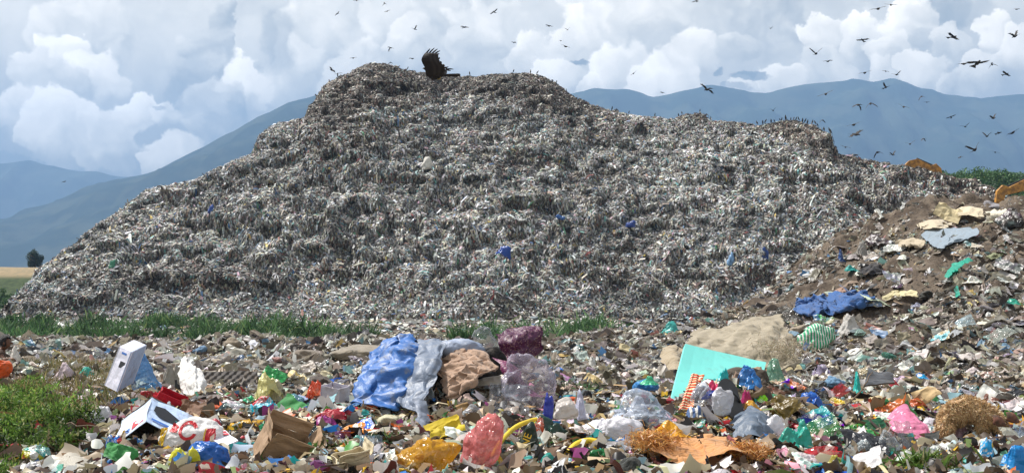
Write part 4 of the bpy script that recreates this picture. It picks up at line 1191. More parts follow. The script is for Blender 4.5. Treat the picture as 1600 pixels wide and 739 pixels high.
B('plastic_bag', 953, 706, 104, 56, 'bag', '#e8e6ec', 'big bright white crumpled plastic bag', 'plastic bag', 'the big white bag', sub=5, ears=2, crump=.2, Y=9.7)
B('plastic_bag', 1004, 668, 96, 58, 'film', '#c6d2e4', 'large clear shiny film behind the big white bag', 'plastic bag', 'the shiny clear film', sub=5, ears=2, Y=10.4)
B('plastic_bag', 990, 650, 50, 30, 'bag', '#e3e3e8', 'white bag inside the large clear shiny film', 'plastic bag', Y=10.6)
B('plastic_bag', 1010, 617, 44, 24, 'bag', '#3f90d2', 'sky blue bag with a green patch left of the foam sheet', 'plastic bag', 'the sky blue bag', ears=0, crump=.08)
B('plastic_bag', 1014, 600, 26, 12, 'bag', '#56c79a', 'mint green film on top of the sky blue bag', 'plastic bag', Y=12.2)
B('plastic_bag', 905, 655, 22, 44, 'bag', '#c9c9dc', 'lilac white bag left of the brown jar', 'plastic bag', Y=10.3, ears=1)
def jar():
    p = hit(921, 656)
    root = empty('glass_jar', p, 'squat brown jar lying behind the big white bag', 'jar')
    prof = [(0, 0), (.055, 0), (.062, .015), (.062, .10), (.055, .115), (.048, .12)]
    V, F = [], []
    for r, z in prof:
        for k in range(16):
            a = 2 * math.pi * k / 16
            V.append((r * math.cos(a), r * math.sin(a), z))
    for i in range(len(prof) - 1):
        for k in range(16):
            F.append((i * 16 + k, i * 16 + (k + 1) % 16, (i + 1) * 16 + (k + 1) % 16, (i + 1) * 16 + k))
    link('jar_body', mesh('jar_body', V, np.array(F)), M['hard'], parent=root, color=lin('#5c2018'))
    V2 = [(x * 1.02, y * 1.02, .1 + .035 * (i // 16)) for i, (x, y, z) in enumerate(V[32:64])] + [(0, 0, .136)]
    F2 = [(k, (k + 1) % 16, 16 + (k + 1) % 16, 16 + k) for k in range(16)]
    T2 = [(32, 16 + k, 16 + (k + 1) % 16) for k in range(16)]
    link('lid', mesh('lid', V2, [np.array(F2), np.array(T2)], False), M['hard'], parent=root, color=lin('#7a3424'))
    root.rotation_euler = (R(14), R(6), 0)
    hero(921, 640, 24, 28, 'the brown jar')
jar()
def stick(pts_, rad, label, col='#3a2c22'):
    P = [at(*p) for p in pts_]
    A = cr_up(np.array([tuple(p) for p in P]), 4, 0)
    A = A + .006 * rng.normal(size=A.shape)
    o0 = Vector(A.min(0))
    n_ = len(A)
    o = link('stick', tube_mesh('stick', A - np.array(o0), [rad * (1 - .5 * i / n_) for i in range(n_)], 6), M['wood'])
    o.location = o0
    named(o, label, 'stick')
stick([(900, 668, 10.2), (901, 640, 10.4), (900, 612, 10.6)], .012, 'dark upright stick left of the lilac white bag')
stick([(1312, 640, 11.5), (1345, 610, 11.8), (1362, 580, 12.2)], .010, 'thin dark stick leaning over the beige cloth')
stick([(690, 640, 11.1), (700, 656, 10.9), (706, 668, 10.7)], .012, 'short pale stick below the grey tarpaulin')
stick([(682, 622, 11.3), (692, 645, 11.0), (700, 655, 10.9)], .010, 'green brown cane leaning at the dark hollow')

FRINGE = []
# -- foam sheet and what surrounds it
fo = flat_slab('foam_sheet', [(1071, 537, 12.6), (1197, 566, 12.9), (1176, 650, 11.6), (1040, 660, 11.2)], .06, 'foam', '#78d6cc', 'large turquoise foam sheet leaning in the rubbish', 'foam sheet', 'the turquoise foam sheet', .01)
fo.data.polygons.foreach_set('use_smooth', [False] * len(fo.data.polygons))
loft('burlap_sheet', [[(1086, 520, 14.8), (1130, 513, 14.9), (1172, 499, 15.2), (1220, 494, 15.4)], [(1078, 534, 14.0), (1128, 530, 14.0), (1188, 516, 14.2), (1234, 520, 14.4)], [(1070, 552, 13.5), (1135, 548, 13.5), (1200, 545, 13.5), (1244, 556, 13.6)], [(1074, 580, 13.1), (1140, 580, 13.1), (1206, 578, 13.1), (1246, 574, 13.1)]],
     'weave', '#a89d88', 'large beige burlap sheet spread behind the turquoise foam sheet', 'burlap', crump=.04, k=14, phrase='the beige burlap', seed=31, cs=2.8, thick=.02, pleat=(.035, 4, .6))
bs_ = bpy.data.objects['burlap_sheet']
FRINGE.append((bs_, 1222, 545, 13.4))
loft('burlap_sheet', [[(1036, 546, 14.2), (1052, 542, 14.2), (1070, 548, 14.1)], [(1034, 560, 13.7), (1052, 556, 13.6), (1068, 562, 13.6)], [(1044, 578, 13.3), (1054, 576, 13.2), (1064, 580, 13.2)]], 'cloth', '#a8987e', 'small beige burlap fold left of the turquoise foam sheet', 'burlap', crump=.05, seed=33)
p_ = flat_slab('snack_bag', [(1086, 581, 11.25), (1098, 588, 11.3), (1078, 640, 10.8), (1062, 640, 10.75)], .03, 'swirl', '#cf2b1c', 'narrow red and orange swirl-printed packet leaning on the foam sheet', 'snack bag', 'the swirl packet', .03)
B('plastic_bag', 1098, 642, 46, 42, 'film', '#cfd4dc', 'clear bag slumped right of the swirl packet', 'plastic bag', Y=10.9, ears=1)
def flipflop():
    p = at(1158, 662, 10.7)
    root = empty('shoe', p, 'dark grey rubber shoe sole standing up in the pile right of the foam sheet', 'shoe')
    g = 28
    V = []
    outl = []
    for k in range(g):
        a = 2 * math.pi * k / g
        x, z = math.cos(a), math.sin(a)
        w = .105 * (1 + .28 * z - .18 * math.exp(-((z - .05) / .35) ** 2))
        outl.append((w * x * (1 if z < .2 else .95), .235 * z + .235))
    for y in (0, .035):
        V += [(x, y, z) for x, z in outl]
    V += [(0, -.006, .22), (0, .041, .22)]
    F = [(k, (k + 1) % g, (k + 1) % g + g, k + g) for k in range(g)]
    T = [(2 * g, (k + 1) % g, k) for k in range(g)] + [(2 * g + 1, g + k, g + (k + 1) % g) for k in range(g)]
    link('sole', mesh('sole', V, [np.array(F), np.array(T)], False), M['hard'], parent=root, color=lin('#3c3c3e'))
    st = link('strap', tube_mesh('strap', [(-.07, -.01, .2), (-.045, -.05, .26), (0, -.055, .34), (.045, -.05, .26), (.07, -.01, .2)], .012), M['hard'], parent=root, color=lin('#2e2e30'))
    root.rotation_euler = (R(-22), R(-14), R(12))
    hero(1150, 640, 40, 60, 'the rubber sole')
flipflop()
loft('plastic_sheet', [[(1150, 652, 10.6), (1172, 640, 10.7), (1192, 646, 10.6), (1206, 666, 10.5)], [(1146, 668, 10.3), (1172, 660, 10.2), (1194, 668, 10.2), (1206, 686, 10.2)], [(1156, 690, 10.0), (1172, 686, 9.9), (1188, 692, 9.9), (1202, 706, 10.0)]], 'tarp', '#5b6878', 'black plastic sheet with a grey blue rim below the rubber sole', 'plastic sheet', crump=.04, phrase='the black plastic sheet', seed=35)
B('cloth', 1172, 704, 50, 48, 'cloth', '#1d1e22', 'black lump filling the hollow under the black plastic sheet', 'cloth', Y=10.3, ears=0)  # near-black lump set in below the sheet
B('cloth', 1092, 668, 44, 32, 'stripe', '#4b6a9a', 'blue and grey striped cloth above the orange sacking', 'cloth', 'the striped cloth')
packet(1130, 650, 36, 44, '#d0d0d6', 'silver and white foil packet in front of the rubber sole', 'the silver packet', None, Y=10.5)
B('plastic_bag', 1122, 628, 44, 18, 'bag', '#22389a', 'deep blue plastic bag left of the rubber sole', 'plastic bag', Y=10.9)
B('plastic_bag', 1118, 614, 26, 18, 'bag', '#dd3a6a', 'hot pink bag resting against the foam sheet', 'plastic bag', Y=11.1)
B('plastic_bag', 1167, 632, 22, 22, 'bag', '#b8326e', 'magenta bag right of the rubber sole', 'plastic bag', Y=10.9)
B('plastic_bag', 1178, 614, 44, 40, 'bag', '#2f7cc4', 'blue plastic bag near the top of the coloured pile', 'plastic bag', Y=11.5, ears=2)
B('cloth', 1156, 606, 34, 24, 'cloth', '#8d7462', 'brown crumpled cloth at the crest of the coloured pile', 'cloth', Y=11.6)
flap('cardboard_sheet', 1180, 596, 26, 20, 'board', '#a48a70', 'small brown card standing at the crest of the coloured pile', 'cardboard', Y=11.9, stiff=True)
B('plastic_bag', 1208, 596, 34, 34, 'tint', '#7fae96', 'pale green net bag on the right shoulder of the coloured pile', 'plastic bag', Y=11.9, ears=1)
B('plastic_bag', 1130, 596, 18, 20, 'bag', '#28bfc0', 'cyan rag lying on the lower foam sheet', 'plastic bag', Y=11.6)
B('snack_bag', 1188, 632, 24, 14, 'print', '#e27030', 'orange wrapper right of the magenta bag', 'wrapper', Y=11.2)
B('plastic_bag', 1210, 642, 40, 24, 'tint', '#62b086', 'light green film beneath the right shoulder of the coloured pile', 'plastic bag')
B('plastic_bag', 1176, 640, 24, 14, 'bag', '#dfa83a', 'amber scrap between rubber sole and light green film', 'plastic bag', Y=10.8)
B('rag_heap', 1160, 668, 130, 90, 'cloth', '#4d4338', 'dark packed rags carrying the coloured pile', 'rag heap', None, Y=11.9, sub=5, ears=0, crump=.18, deep=.5)

# orange sacking with straw
so = loft('sacking', [[(1000, 676, 9.07), (1028, 672, 9.16), (1072, 688, 9.16), (1128, 684, 9.16), (1166, 690, 9.07)], [(1004, 692, 8.70), (1040, 700, 8.60), (1082, 702, 8.60), (1130, 700, 8.60), (1174, 706, 8.70)], [(1028, 712, 8.42), (1058, 722, 8.32), (1092, 724, 8.27), (1138, 714, 8.32), (1182, 722, 8.42)]],
          'cloth', '#c68d56', 'orange brown sacking with frayed straw at both ends', 'sacking', crump=.05, k=12, phrase='the orange sacking', seed=41, cs=2.8)
def straw(cx, cy, Yc, nst, spread, parent, cols, dx=1.0):
    V, F = [], []
    base = np.array(at(cx, cy, Yc)) - np.array(parent.location)
    for i in range(nst):
        p = base + rng.normal(size=3) * np.array([.6, .5, .22]) * spread
        d = unit(np.array([rng.normal() * 1.0 * dx, rng.normal() * .6 - .3, rng.normal() * .35 - .05]))
        l = rng.uniform(.03, .10)
        w = unit(np.cross(d, rng.normal(size=3))) * rng.uniform(.0015, .004)
        m = p + d * l * .5 + np.array([0, 0, .02])
        e = p + d * l + rng.normal(size=3) * .02
        k = len(V)
        V += [p - w, p + w, m + w, m - w, e + w * .4, e - w * .4]
        F += [(k, k + 1, k + 2, k + 3), (k + 3, k + 2, k + 4, k + 5)]
    link('straw_fringe', mesh('straw_fringe', np.array(V), np.array(F), False, np.repeat(pick(cols, nst), 6, 0)), M['litter'], parent=parent)
SC = [('#d59a50', 4), ('#b87a3c', 3), ('#e0b878', 2), ('#8a5a30', 2)]
for f_ in FRINGE:
    straw(f_[1], f_[2], f_[3], 900, .30, f_[0], [('#b8aa90', 4), ('#8a7c66', 3), ('#cfc3ac', 2)], dx=.5)
straw(1022, 690, 8.65, 1100, .15, so, SC)
straw(1168, 706, 8.55, 900, .13, so, SC)
B('plastic_bag', 1050, 682, 50, 24, 'bag', '#e2a714', 'amber yellow plastic bag lying on the orange sacking', 'plastic bag', 'the amber bag', Y=8.95, ears=1, crump=.14)
B('plastic_bag', 1090, 748, 84, 24, 'bag', '#4e90d8', 'long sky blue bag under the orange sacking at the bottom edge', 'plastic bag', 'the long sky blue bag', ears=0)
B('plastic_bag', 1244, 710, 58, 50, 'bag', '#30b09c', 'turquoise plastic bag hanging open over a dirty clear bottle', 'plastic bag', 'the torn turquoise bag', ears=2, crump=.2)
packet(1208, 690, 38, 42, '#e6e4e8', 'white packet with a red lower edge right of the black plastic sheet', 'the white red-edged packet', None)
B('plastic_strip', 1205, 694, 40, 10, 'bag', '#d63c22', 'scarlet strip lying below the white red-edged packet', 'plastic strip')
def bottle(px, pyb, ln, rad, col, label, rz, tilt, mat='film', Y=None):
    p = base_at(px, pyb, Y)
    root = empty('plastic_bottle', p, label, 'bottle', rz=R(rz))
    prof = [(0, 0), (.9, 0), (1, .04), (1, .30), (.92, .34), (1, .38), (1, .62), (.8, .76), (.36, .88), (.34, .93)]
    V, F = [], []
    for r, z in prof:
        for k in range(14):
            a = 2 * math.pi * k / 14
            V.append((r * rad * math.cos(a), r * rad * math.sin(a), z * ln))
    for i in range(len(prof) - 1):
        for k in range(14):
            F.append((i * 14 + k, i * 14 + (k + 1) % 14, (i + 1) * 14 + (k + 1) % 14, (i + 1) * 14 + k))
    link('bottle_body', mesh('bottle_body', V, np.array(F)), M[mat], parent=root, color=lin(col))
    c = [(rad * .4 * math.cos(2 * math.pi * k / 14), rad * .4 * math.sin(2 * math.pi * k / 14), z) for z in (.93 * ln, ln) for k in range(14)] + [(0, 0, ln)]
    link('cap', mesh('cap', c, [np.array([(k, (k + 1) % 14, 14 + (k + 1) % 14, 14 + k) for k in range(14)]), np.array([(28, 14 + k, 14 + (k + 1) % 14) for k in range(14)])], False), M['hard'], parent=root, color=lin('#c8c8c8'))
    root.rotation_euler = (R(tilt), 0, R(rz))
    root.location.z += rad * .8
    return root
bottle(1258, 738, .30, .055, '#b9b5a4', 'dirty clear plastic bottle lying below the torn turquoise bag', 200, 70, 'tint')
bottle(1386, 716, .26, .045, '#cfd6dc', 'clear crushed bottle lying in the clear film', 70, 80)
bottle(1404, 640, .24, .04, '#5e7f74', 'grey green bottle lying left of the dog', 160, 60, 'tint')
flap('banana_leaf', 1226, 668, 46, 32, 'bag', '#6d5a22', 'brown yellow curled leaf above the torn turquoise bag', 'leaf', tilt=40, roll=-30, curl=.6)
B('plastic_bag', 1262, 640, 58, 26, 'bag', '#1d64c0', 'bright blue plastic bag left of the beige cloth', 'plastic bag', 'the bright blue bag', ears=1)
B('plastic_bag', 1340, 612, 12, 30, 'bag', '#2ab5ac', 'thin turquoise strip standing beside the dark rubber sheet', 'plastic strip', Y=12.4)
loft('cloth', [[(1318, 622), (1340, 612), (1368, 616)], [(1312, 632), (1345, 628), (1378, 632)], [(1318, 642), (1345, 644), (1376, 644)]], 'cloth', '#b5a172', 'beige patterned cloth lying below the dark rubber sheet', 'cloth', crump=.03, phrase='the beige cloth', seed=51)
flat_slab('rubber_sheet', [(1356, 578, 13.0), (1392, 580, 13.1), (1398, 598, 12.7), (1350, 604, 12.4)], .02, 'hard', '#3a3838', 'dark rubber sheet lying on the right slope foot', 'rubber sheet', 'the dark rubber sheet', .03)
loft('plastic_bag', [[(1388, 648, 11.0), (1402, 638, 11.1), (1414, 634, 11.1), (1420, 642, 11.1)], [(1390, 660, 10.8), (1406, 656, 10.7), (1424, 654, 10.7), (1442, 662, 10.7)], [(1400, 676, 10.6), (1418, 676, 10.5), (1438, 676, 10.5), (1456, 682, 10.5)], [(1420, 686, 10.4), (1434, 690, 10.3), (1446, 692, 10.3), (1458, 690, 10.3)]], 'bag', '#e886aa', 'pink plastic bag spread left of the dog', 'plastic bag', crump=.03, phrase='the pink bag', seed=53, k=10)
loft('plastic_sheet', [[(1404, 676, 10.4), (1420, 678, 10.4), (1432, 690, 10.3)], [(1412, 700, 10.0), (1428, 702, 9.9), (1440, 712, 9.9)], [(1424, 722, 9.6), (1436, 724, 9.5), (1446, 728, 9.6)]], 'bag', '#26262c', 'black plastic strip below the pink bag', 'plastic sheet', crump=.02)
flap('plastic_sheet', 1350, 680, 70, 22, 'bag', '#1c5a38', 'dark green glossy leaf-like sheet left of the pink bag', 'plastic sheet', 'the dark green sheet', tilt=25, roll=-6)
flap('plastic_sheet', 1350, 712, 60, 36, 'bag', '#25252b', 'black sheet under the clear film', 'plastic sheet', tilt=25)
B('plastic_bag', 1392, 722, 60, 46, 'film', '#c2c8cc', 'clear wrinkled film right of the black sheet', 'plastic bag', 'the clear wrinkled film', ears=1)
flap('plastic_bag', 1412, 700, 30, 42, 'film', '#b4b8b8', 'upright clear film below the pink bag', 'plastic bag', tilt=75, Y=10.0)
B('plastic_bag', 1362, 708, 38, 14, 'bag', '#e6c41c', 'lemon yellow bag on the black sheet', 'plastic bag')
B('plastic_bag', 1318, 744, 44, 30, 'bag', '#b8ab3a', 'mustard bag at the bottom edge', 'plastic bag', 'the mustard bag')
B('plastic_bag', 1532, 726, 52, 40, 'print', '#dcc02c', 'yellow and white printed bag in front of the dog', 'plastic bag', 'the yellow printed bag')
B('plastic_bag', 1556, 702, 22, 22, 'bag', '#1f5c94', 'small round blue bundle right of the yellow printed bag', 'plastic bag')
B('plastic_bag', 1588, 744, 56, 44, 'bag', '#168ad0', 'bright blue bag at the bottom right edge', 'plastic bag', 'the corner blue bag', ears=2)
B('plastic_bag', 1592, 700, 28, 40, 'film', '#8fa4cf', 'clear bluish bag above the corner blue bag', 'plastic bag')
B('snack_bag', 1582, 684, 34, 22, 'print', '#dd7c2c', 'orange wrapper behind the dog ear', 'wrapper')
B('cloth', 1500, 692, 46, 30, 'satin', '#a88a92', 'mauve cloth lying under the dog', 'cloth', 'the mauve cloth')
B('cloth', 1540, 690, 44, 30, 'cloth', '#6d7488', 'slate blue cloth lying under the dog', 'cloth')
B('plastic_bag', 1560, 686, 24, 22, 'bag', '#1fa07c', 'green bag between the slate cloth and orange wrapper', 'plastic bag')
carton(1548, 632, 38, 24, '#c9c9c2', 'small white carton propped behind the dog', rz=30, tilt=(25, 18), phrase='the small white carton', flaps=(1, 0, 0, 0))
B('plastic_bag', 1425, 630, 30, 26, 'bag', '#24242a', 'black bag slumped behind the pink bag', 'plastic bag')
B('cloth', 1404, 612, 36, 18, 'cloth', '#b9b2a8', 'grey white rag at the foot of the right slope', 'cloth')

# -- things on the right slope
loft('jeans', [[(1246, 480), (1275, 473), (1312, 470), (1358, 467)], [(1242, 490), (1280, 486), (1316, 482), (1362, 477)], [(1252, 500), (1284, 500), (1308, 498), (1330, 490)]], 'cloth', '#365f98', 'blue denim jeans thrown across the foot of the right slope', 'jeans', crump=.16, k=12, phrase='the blue jeans', seed=61, cs=2.6, lift=.22, thick=.03)
B('plastic_bag', 1276, 546, 60, 40, 'stripe', '#2ca070', 'green and white striped bag below the blue jeans', 'plastic bag', 'the striped green bag', ears=0)
B('plastic_bag', 1330, 522, 36, 30, 'cloth', '#b9b4ae', 'pale grey rag right of the striped green bag', 'cloth')
loft('cloth', [[(1380, 468), (1400, 460), (1430, 460)], [(1384, 472), (1405, 468), (1440, 472)]], 'cloth', '#cfc39a', 'cream cloth strip right of the blue jeans', 'cloth', crump=.06, phrase='the cream strip', lift=.15, seed=62)
loft('cloth', [[(1438, 366), (1462, 363), (1492, 362), (1530, 368)], [(1443, 378), (1466, 380), (1496, 373), (1528, 376)], [(1456, 390), (1468, 394), (1478, 391), (1488, 384)]], 'cloth', '#8795a0', 'grey blue cloth hanging down the upper right slope', 'cloth', crump=.08, k=10, phrase='the grey blue cloth', lift=.2, seed=63, cs=1.2)
loft('cloth', [[(1476, 440), (1490, 420), (1515, 411)], [(1482, 442), (1498, 426), (1520, 415)]], 'bag', '#2fae92', 'long turquoise strip lying up the right slope', 'plastic strip', crump=.05, phrase='the long turquoise strip', lift=.2, seed=64)
loft('cloth', [[(1490, 460), (1496, 452)], [(1493, 474), (1500, 468)]], 'bag', '#2fae92', 'short turquoise strip below the long turquoise strip', 'plastic strip', crump=.03, lift=.2, seed=65)
B('plastic_bag', 1582, 476, 36, 9, 'bag', '#3fb398', 'sea green bag at the right edge of the slope', 'plastic bag')
B('plastic_bag', 1330, 424, 22, 9, 'bag', '#2fa8a0', 'turquoise bag low on the ridge left of the grey blue cloth', 'plastic bag')
B('plastic_bag', 1316, 410, 14, 20, 'bag', '#2c4f88', 'dark blue bag on the ridge shoulder', 'plastic bag', 'the dark blue bag')
B('cloth', 1350, 402, 20, 22, 'cloth', '#8b8781', 'grey cloth bag on the ridge beside the dark blue bag', 'cloth')
for (x0, x1, y, c, t) in [(1480, 1540, 336, '#cdbfa4', 'long cream sheet on the crest of the right slope'), (1540, 1592, 338, '#d6cdb8', 'pale cream sheet on the crest by the right edge'), (1430, 1490, 354, '#c2b49a', 'dull cream sheet just below the crest'), (1400, 1446, 384, '#b5a78e', 'beige sheet left of the grey blue cloth')]:
    xm = (x0 + x1) / 2
    loft('plastic_sheet', [[(x0, y), (xm, y - 3), (x1, y)], [(x0 + 4, y + 5), (xm, y + 3), (x1 - 2, y + 6)], [(x0 + 10, y + 9), (xm, y + 9), (x1 - 8, y + 10)]], 'cloth', c, t, 'plastic sheet', crump=.12, lift=.2, cs=1.1, seed=int(x0))
B('plastic_bag', 1050, 520, 32, 17, 'bag', '#3fa8a0', 'turquoise rag at the far edge above the burlap fold', 'plastic bag', 'the far turquoise rag')
B('plastic_bag', 896, 553, 34, 14, 'bag', '#3c88b8', 'blue bag on the grey rubbish right of the purple sequined cloth', 'plastic bag', 'the far blue bag')
B('cloth', 925, 578, 14, 20, 'cloth', '#d8d6cf', 'white scrap standing on the grey rubbish behind the brown jar', 'cloth')
B('sack', 362, 545, 28, 17, 'cloth', '#8a7c68', 'round brown sack on the far left edge of the field', 'sack', 'the round brown sack', ears=0, crump=.06)
B('rag_heap', 480, 566, 60, 20, 'cloth', '#7a6e60', 'brown rag heap on the field edge', 'rag heap', 'the brown rag heap', ears=0)
B('cloth', 560, 560, 90, 20, 'cloth', '#8f8474', 'long dun cloth on the field edge left of the blue tarpaulin', 'cloth', 'the long dun cloth', ears=0)
B('cloth', 500, 612, 44, 26, 'cloth', '#4c4038', 'dark brown cloth behind the orange foil wrapper', 'cloth', ears=0)

# ------------------------------------------------------------------ vegetation
def blades(pos, h, w, cols, lean=.35, nrm=None):
    """upright narrow leaves: a bent two-quad blade each"""
    n_ = len(pos)
    up = np.array([0, 0, 1.0]) + rng.normal(size=(n_, 3)) * lean
    up = unit(up)
    side = unit(np.cross(up, rng.normal(size=(n_, 3))))
    out = np.cross(up, side)
    V = np.empty((n_, 5, 3), np.float32)
    h_, w_ = h[:, None], w[:, None]
    V[:, 0] = pos - side * w_ * .6
    V[:, 1] = pos + side * w_ * .6
    V[:, 2] = pos + up * h_ * .55 + side * w_ + out * h_ * .08
    V[:, 3] = pos + up * h_ * .55 - side * w_ + out * h_ * .08
    V[:, 4] = pos + up * h_ + out * h_ * .35
    b = (np.arange(n_) * 5)[:, None]
    return V.reshape(-1, 3), [b + np.array([[0, 1, 2, 3]]), b + np.array([[3, 2, 4]])], np.repeat(cols, 5, 0)
G_DARK = [('#43603c', 5), ('#517046', 4), ('#638250', 2.5), ('#31472c', 4), ('#7a8c56', .8)]
G_LIGHT = [('#6f8f3e', 5), ('#5c7c34', 5), ('#86a34c', 2.5), ('#43602a', 5), ('#a3ae5c', 1.0), ('#a39a68', 1.0)]
# weeds on the plain
NW = 330000
px_ = rng.uniform(-60, 1010, NW)
Yb = rng.uniform(52, 88, NW)
X_ = (px_ - 800) / FPX * Yb
nz = fbm(X_ * .16, Yb * .22, 0, 3, 301)
belt = 1.0 * np.exp(-((Yb - 61 - 3 * nz + sst(px_, 300, 420) * 1.5) / (6.8 - 1 * sst(px_, 350, 480))) ** 4) * (1 - .5 * sst(px_, 560, 700) - .5 * sst(px_, 760, 960)) + 1.1 * np.exp(-((Yb - 79) / 3.2) ** 2) * (1 - sst(px_, 300, 400)) * .9
belt = belt + .8 * np.exp(-(((px_ - 912) / 34) ** 2 + ((Yb - 70) / 4) ** 2)) + .5 * np.exp(-(((px_ - 700) / 60) ** 2 + ((Yb - 68) / 2) ** 2)) + .5 * np.exp(-(((px_ - 600) / 30) ** 2 + ((Yb - 66) / 2) ** 2))
belt = belt * sst(nz + .55 * fbm(X_ * .5, Yb * .4, 0, 2, 303) + .55 * belt, .05, .4)
k_ = rng.random(NW) < belt
px_, Yb, X_, nz = px_[k_], Yb[k_], X_[k_], nz[k_]
pos = np.stack([X_, Yb, plainz(X_, Yb) - .2], -1)
hh_ = (.55 + 1.0 * np.clip(fbm(X_ * .8, Yb * .8, 0, 3, 310), -.45, 1)) * rng.uniform(.25, 1.2, len(X_))
hh_ = np.clip(hh_ * (1 + .35 * sst(px_, 280, 420)), .15, 1.9)
cw = pick(G_DARK, len(X_)) * (1 + .45 * nz[:, None])
pos[:, 2] += .45 * hh_ * rng.random(len(X_))
V, F, Cc = blades(pos, hh_ * .62, .022 + .024 * rng.random(len(X_)), np.clip(cw, 0, .5), .75)
link('weeds', mesh('weeds', V, F, False, Cc), M['leafy'], kind='stuff', label='belts of dark green weeds on the flat ground before the mound')
# leafy bushes standing out of the belts
def leaf_cloud(n_, rx, ry, rz, size, cols, seed, clumps=14, thin=1.0):
    r_ = np.random.default_rng(seed)
    cc = unit(r_.normal(size=(clumps, 3))) * r_.uniform(.25, .85, (clumps, 1))
    cc[:, 2] = np.abs(cc[:, 2]) * 1.0
    rad = r_.uniform(.22, .42, clumps)
    k = r_.integers(0, clumps, n_)
    p = cc[k] + unit(r_.normal(size=(n_, 3))) * (rad[k] * r_.random(n_) ** .4)[:, None]
    p = p * np.array([rx, ry, rz])
    u = unit(r_.normal(size=(n_, 3))) * (size * r_.uniform(.5, 1.3, n_))[:, None]
    w = unit(np.cross(u, r_.normal(size=(n_, 3)))) * (size * .45 * r_.uniform(.6, 1.2, n_))[:, None]
    V = np.stack([p - u, p + w, p + u, p - w], 1).reshape(-1, 3)
    F = np.arange(n_ * 4).reshape(-1, 4)
    return V, F, np.repeat(pick(cols, n_), 4, 0)
def bush(px, Y, w, h, label, seed, cols=G_DARK, base=None):
    x = (px - 800) / FPX * Y
    z = float(plainz(np.array(x), np.array(Y))) - .2 if base is None else base
    root = empty('bush', (x, Y, z), label, 'bush', 'bushes on the plain')
    V, F, Cc = leaf_cloud(2200, w / 2, w / 2, h, .05 * h + .04, cols, seed)
    link('foliage', mesh('foliage', V, F, False, Cc), M['leafy'], parent=root)
    st = link('stem', tube_mesh('stem', [(0, 0, -.1), (.03, 0, h * .3), (-.04, .03, h * .6)], [.04, .03, .015], 6), M['wood'], parent=root)
bush(388, 72, 1.1, 1.0, 'small dark bush standing alone on the pale litter before the mound', 901)
bush(322, 75, 1.3, .8, 'low wide bush at the end of the farther weed belt', 902)
bush(922, 69, 1.9, 1.0, 'round bush at the right end of the weeds before the mound', 903)
bush(985, 76, 1.5, .6, 'small faint bush right of the round bush', 904)
bush(20, 80, 1.8, 1.0, 'dark bush at the left edge of the farther weed belt', 905)
bush(62, 80, 1.5, .8, 'second dark bush from the left in the farther weed belt', 906)
bush(155, 79, 1.7, .7, 'flat bush in the middle of the farther weed belt', 907)
bush(4, 131, 4.0, 1.7, 'broad dark bush on the green bank at the left edge', 908)
bush(30, 128, 3.2, 1.3, 'bush on the green bank beside the left toe of the mound', 909)
bush(14, 120, 3.4, 1.2, 'low bush at the foot of the green bank', 910)
def tree(px, Y, H_, label):
    x = (px - 800) / FPX * Y
    z = float(plainz(np.array(x), np.array(float(Y)))) - .3
    root = empty('tree', (x, Y, z), label, 'tree')
    tr = link('trunk', tube_mesh('trunk', [(0, 0, 0), (.1, 0, H_ * .25), (-.1, .1, H_ * .55), (.1, 0, H_ * .8)], [.28, .22, .14, .05], 8), M['wood'], parent=root)
    for i in range(6):
        a = i * 2.1
        link('limb', tube_mesh('limb', [(0, 0, H_ * (.22 + .07 * i)), (math.cos(a) * .7, math.sin(a) * .7, H_ * (.34 + .07 * i)), (math.cos(a) * 1.6, math.sin(a) * 1.6, H_ * (.42 + .07 * i))], [.12, .08, .03], 6), M['wood'], parent=tr)
    V, F, Cc = leaf_cloud(6500, H_ * .55, H_ * .5, H_ * .8, .17, [('#2c3c2a', 4), ('#3a4d33', 4), ('#46593c', 2), ('#222e22', 3)], 77, clumps=26)
    V[:, 2] += H_ * .22
    link('crown', mesh('crown', V, F, False, Cc), M['leafy'], parent=root)
tree(55, 262, 4.2, 'lone dark bushy tree on the tan bank left of the mound')
# green of the bank on the left and of the far hill on the right
NB = 60000
X_ = rng.uniform(-130, -40, NB); Y_ = rng.uniform(118, 150, NB)
k_ = (fbm(X_ * .08, Y_ * .1, 0, 3, 330) > -.25) & (Y_ < 138 + 2.5 * fbm(X_ * .1, 0 * X_, 0, 2, 331))
X_, Y_ = X_[k_], Y_[k_]
V, F, Cc = blades(np.stack([X_, Y_, plainz(X_, Y_) - .2], -1), rng.uniform(.25, .8, len(X_)), rng.uniform(.05, .10, len(X_)), pick(G_DARK, len(X_)), .3)
link('weeds', mesh('weeds', V, F, False, Cc), M['leafy'], kind='stuff', label='dark green weeds on the bank left of the mound')
NB = 120000
X_ = rng.uniform(58, 112, NB); Y_ = rng.uniform(158, 200, NB)
zz_ = plainz(X_, Y_) - .2
cl_ = fbm(X_ * .22, Y_ * .22, 0, 3, 340)
dz = rng.random(NB) * np.clip(1.1 + 1.6 * cl_, .3, 3.2)
u = unit(rng.normal(size=(NB, 3))) * rng.uniform(.12, .34, (NB, 1))
w = unit(np.cross(u, rng.normal(size=(NB, 3)))) * rng.uniform(.06, .15, (NB, 1))
p = np.stack([X_, Y_, zz_ + dz], -1)
link('undergrowth', mesh('undergrowth', np.stack([p - u, p + w, p + u, p - w], 1).reshape(-1, 3), np.arange(NB * 4).reshape(-1, 4), False, np.repeat(pick(G_DARK, NB) * (1 + .25 * cl_[:, None]), 4, 0)), M['leafy'], kind='stuff', label='green scrub covering the hill behind the right end of the mound')
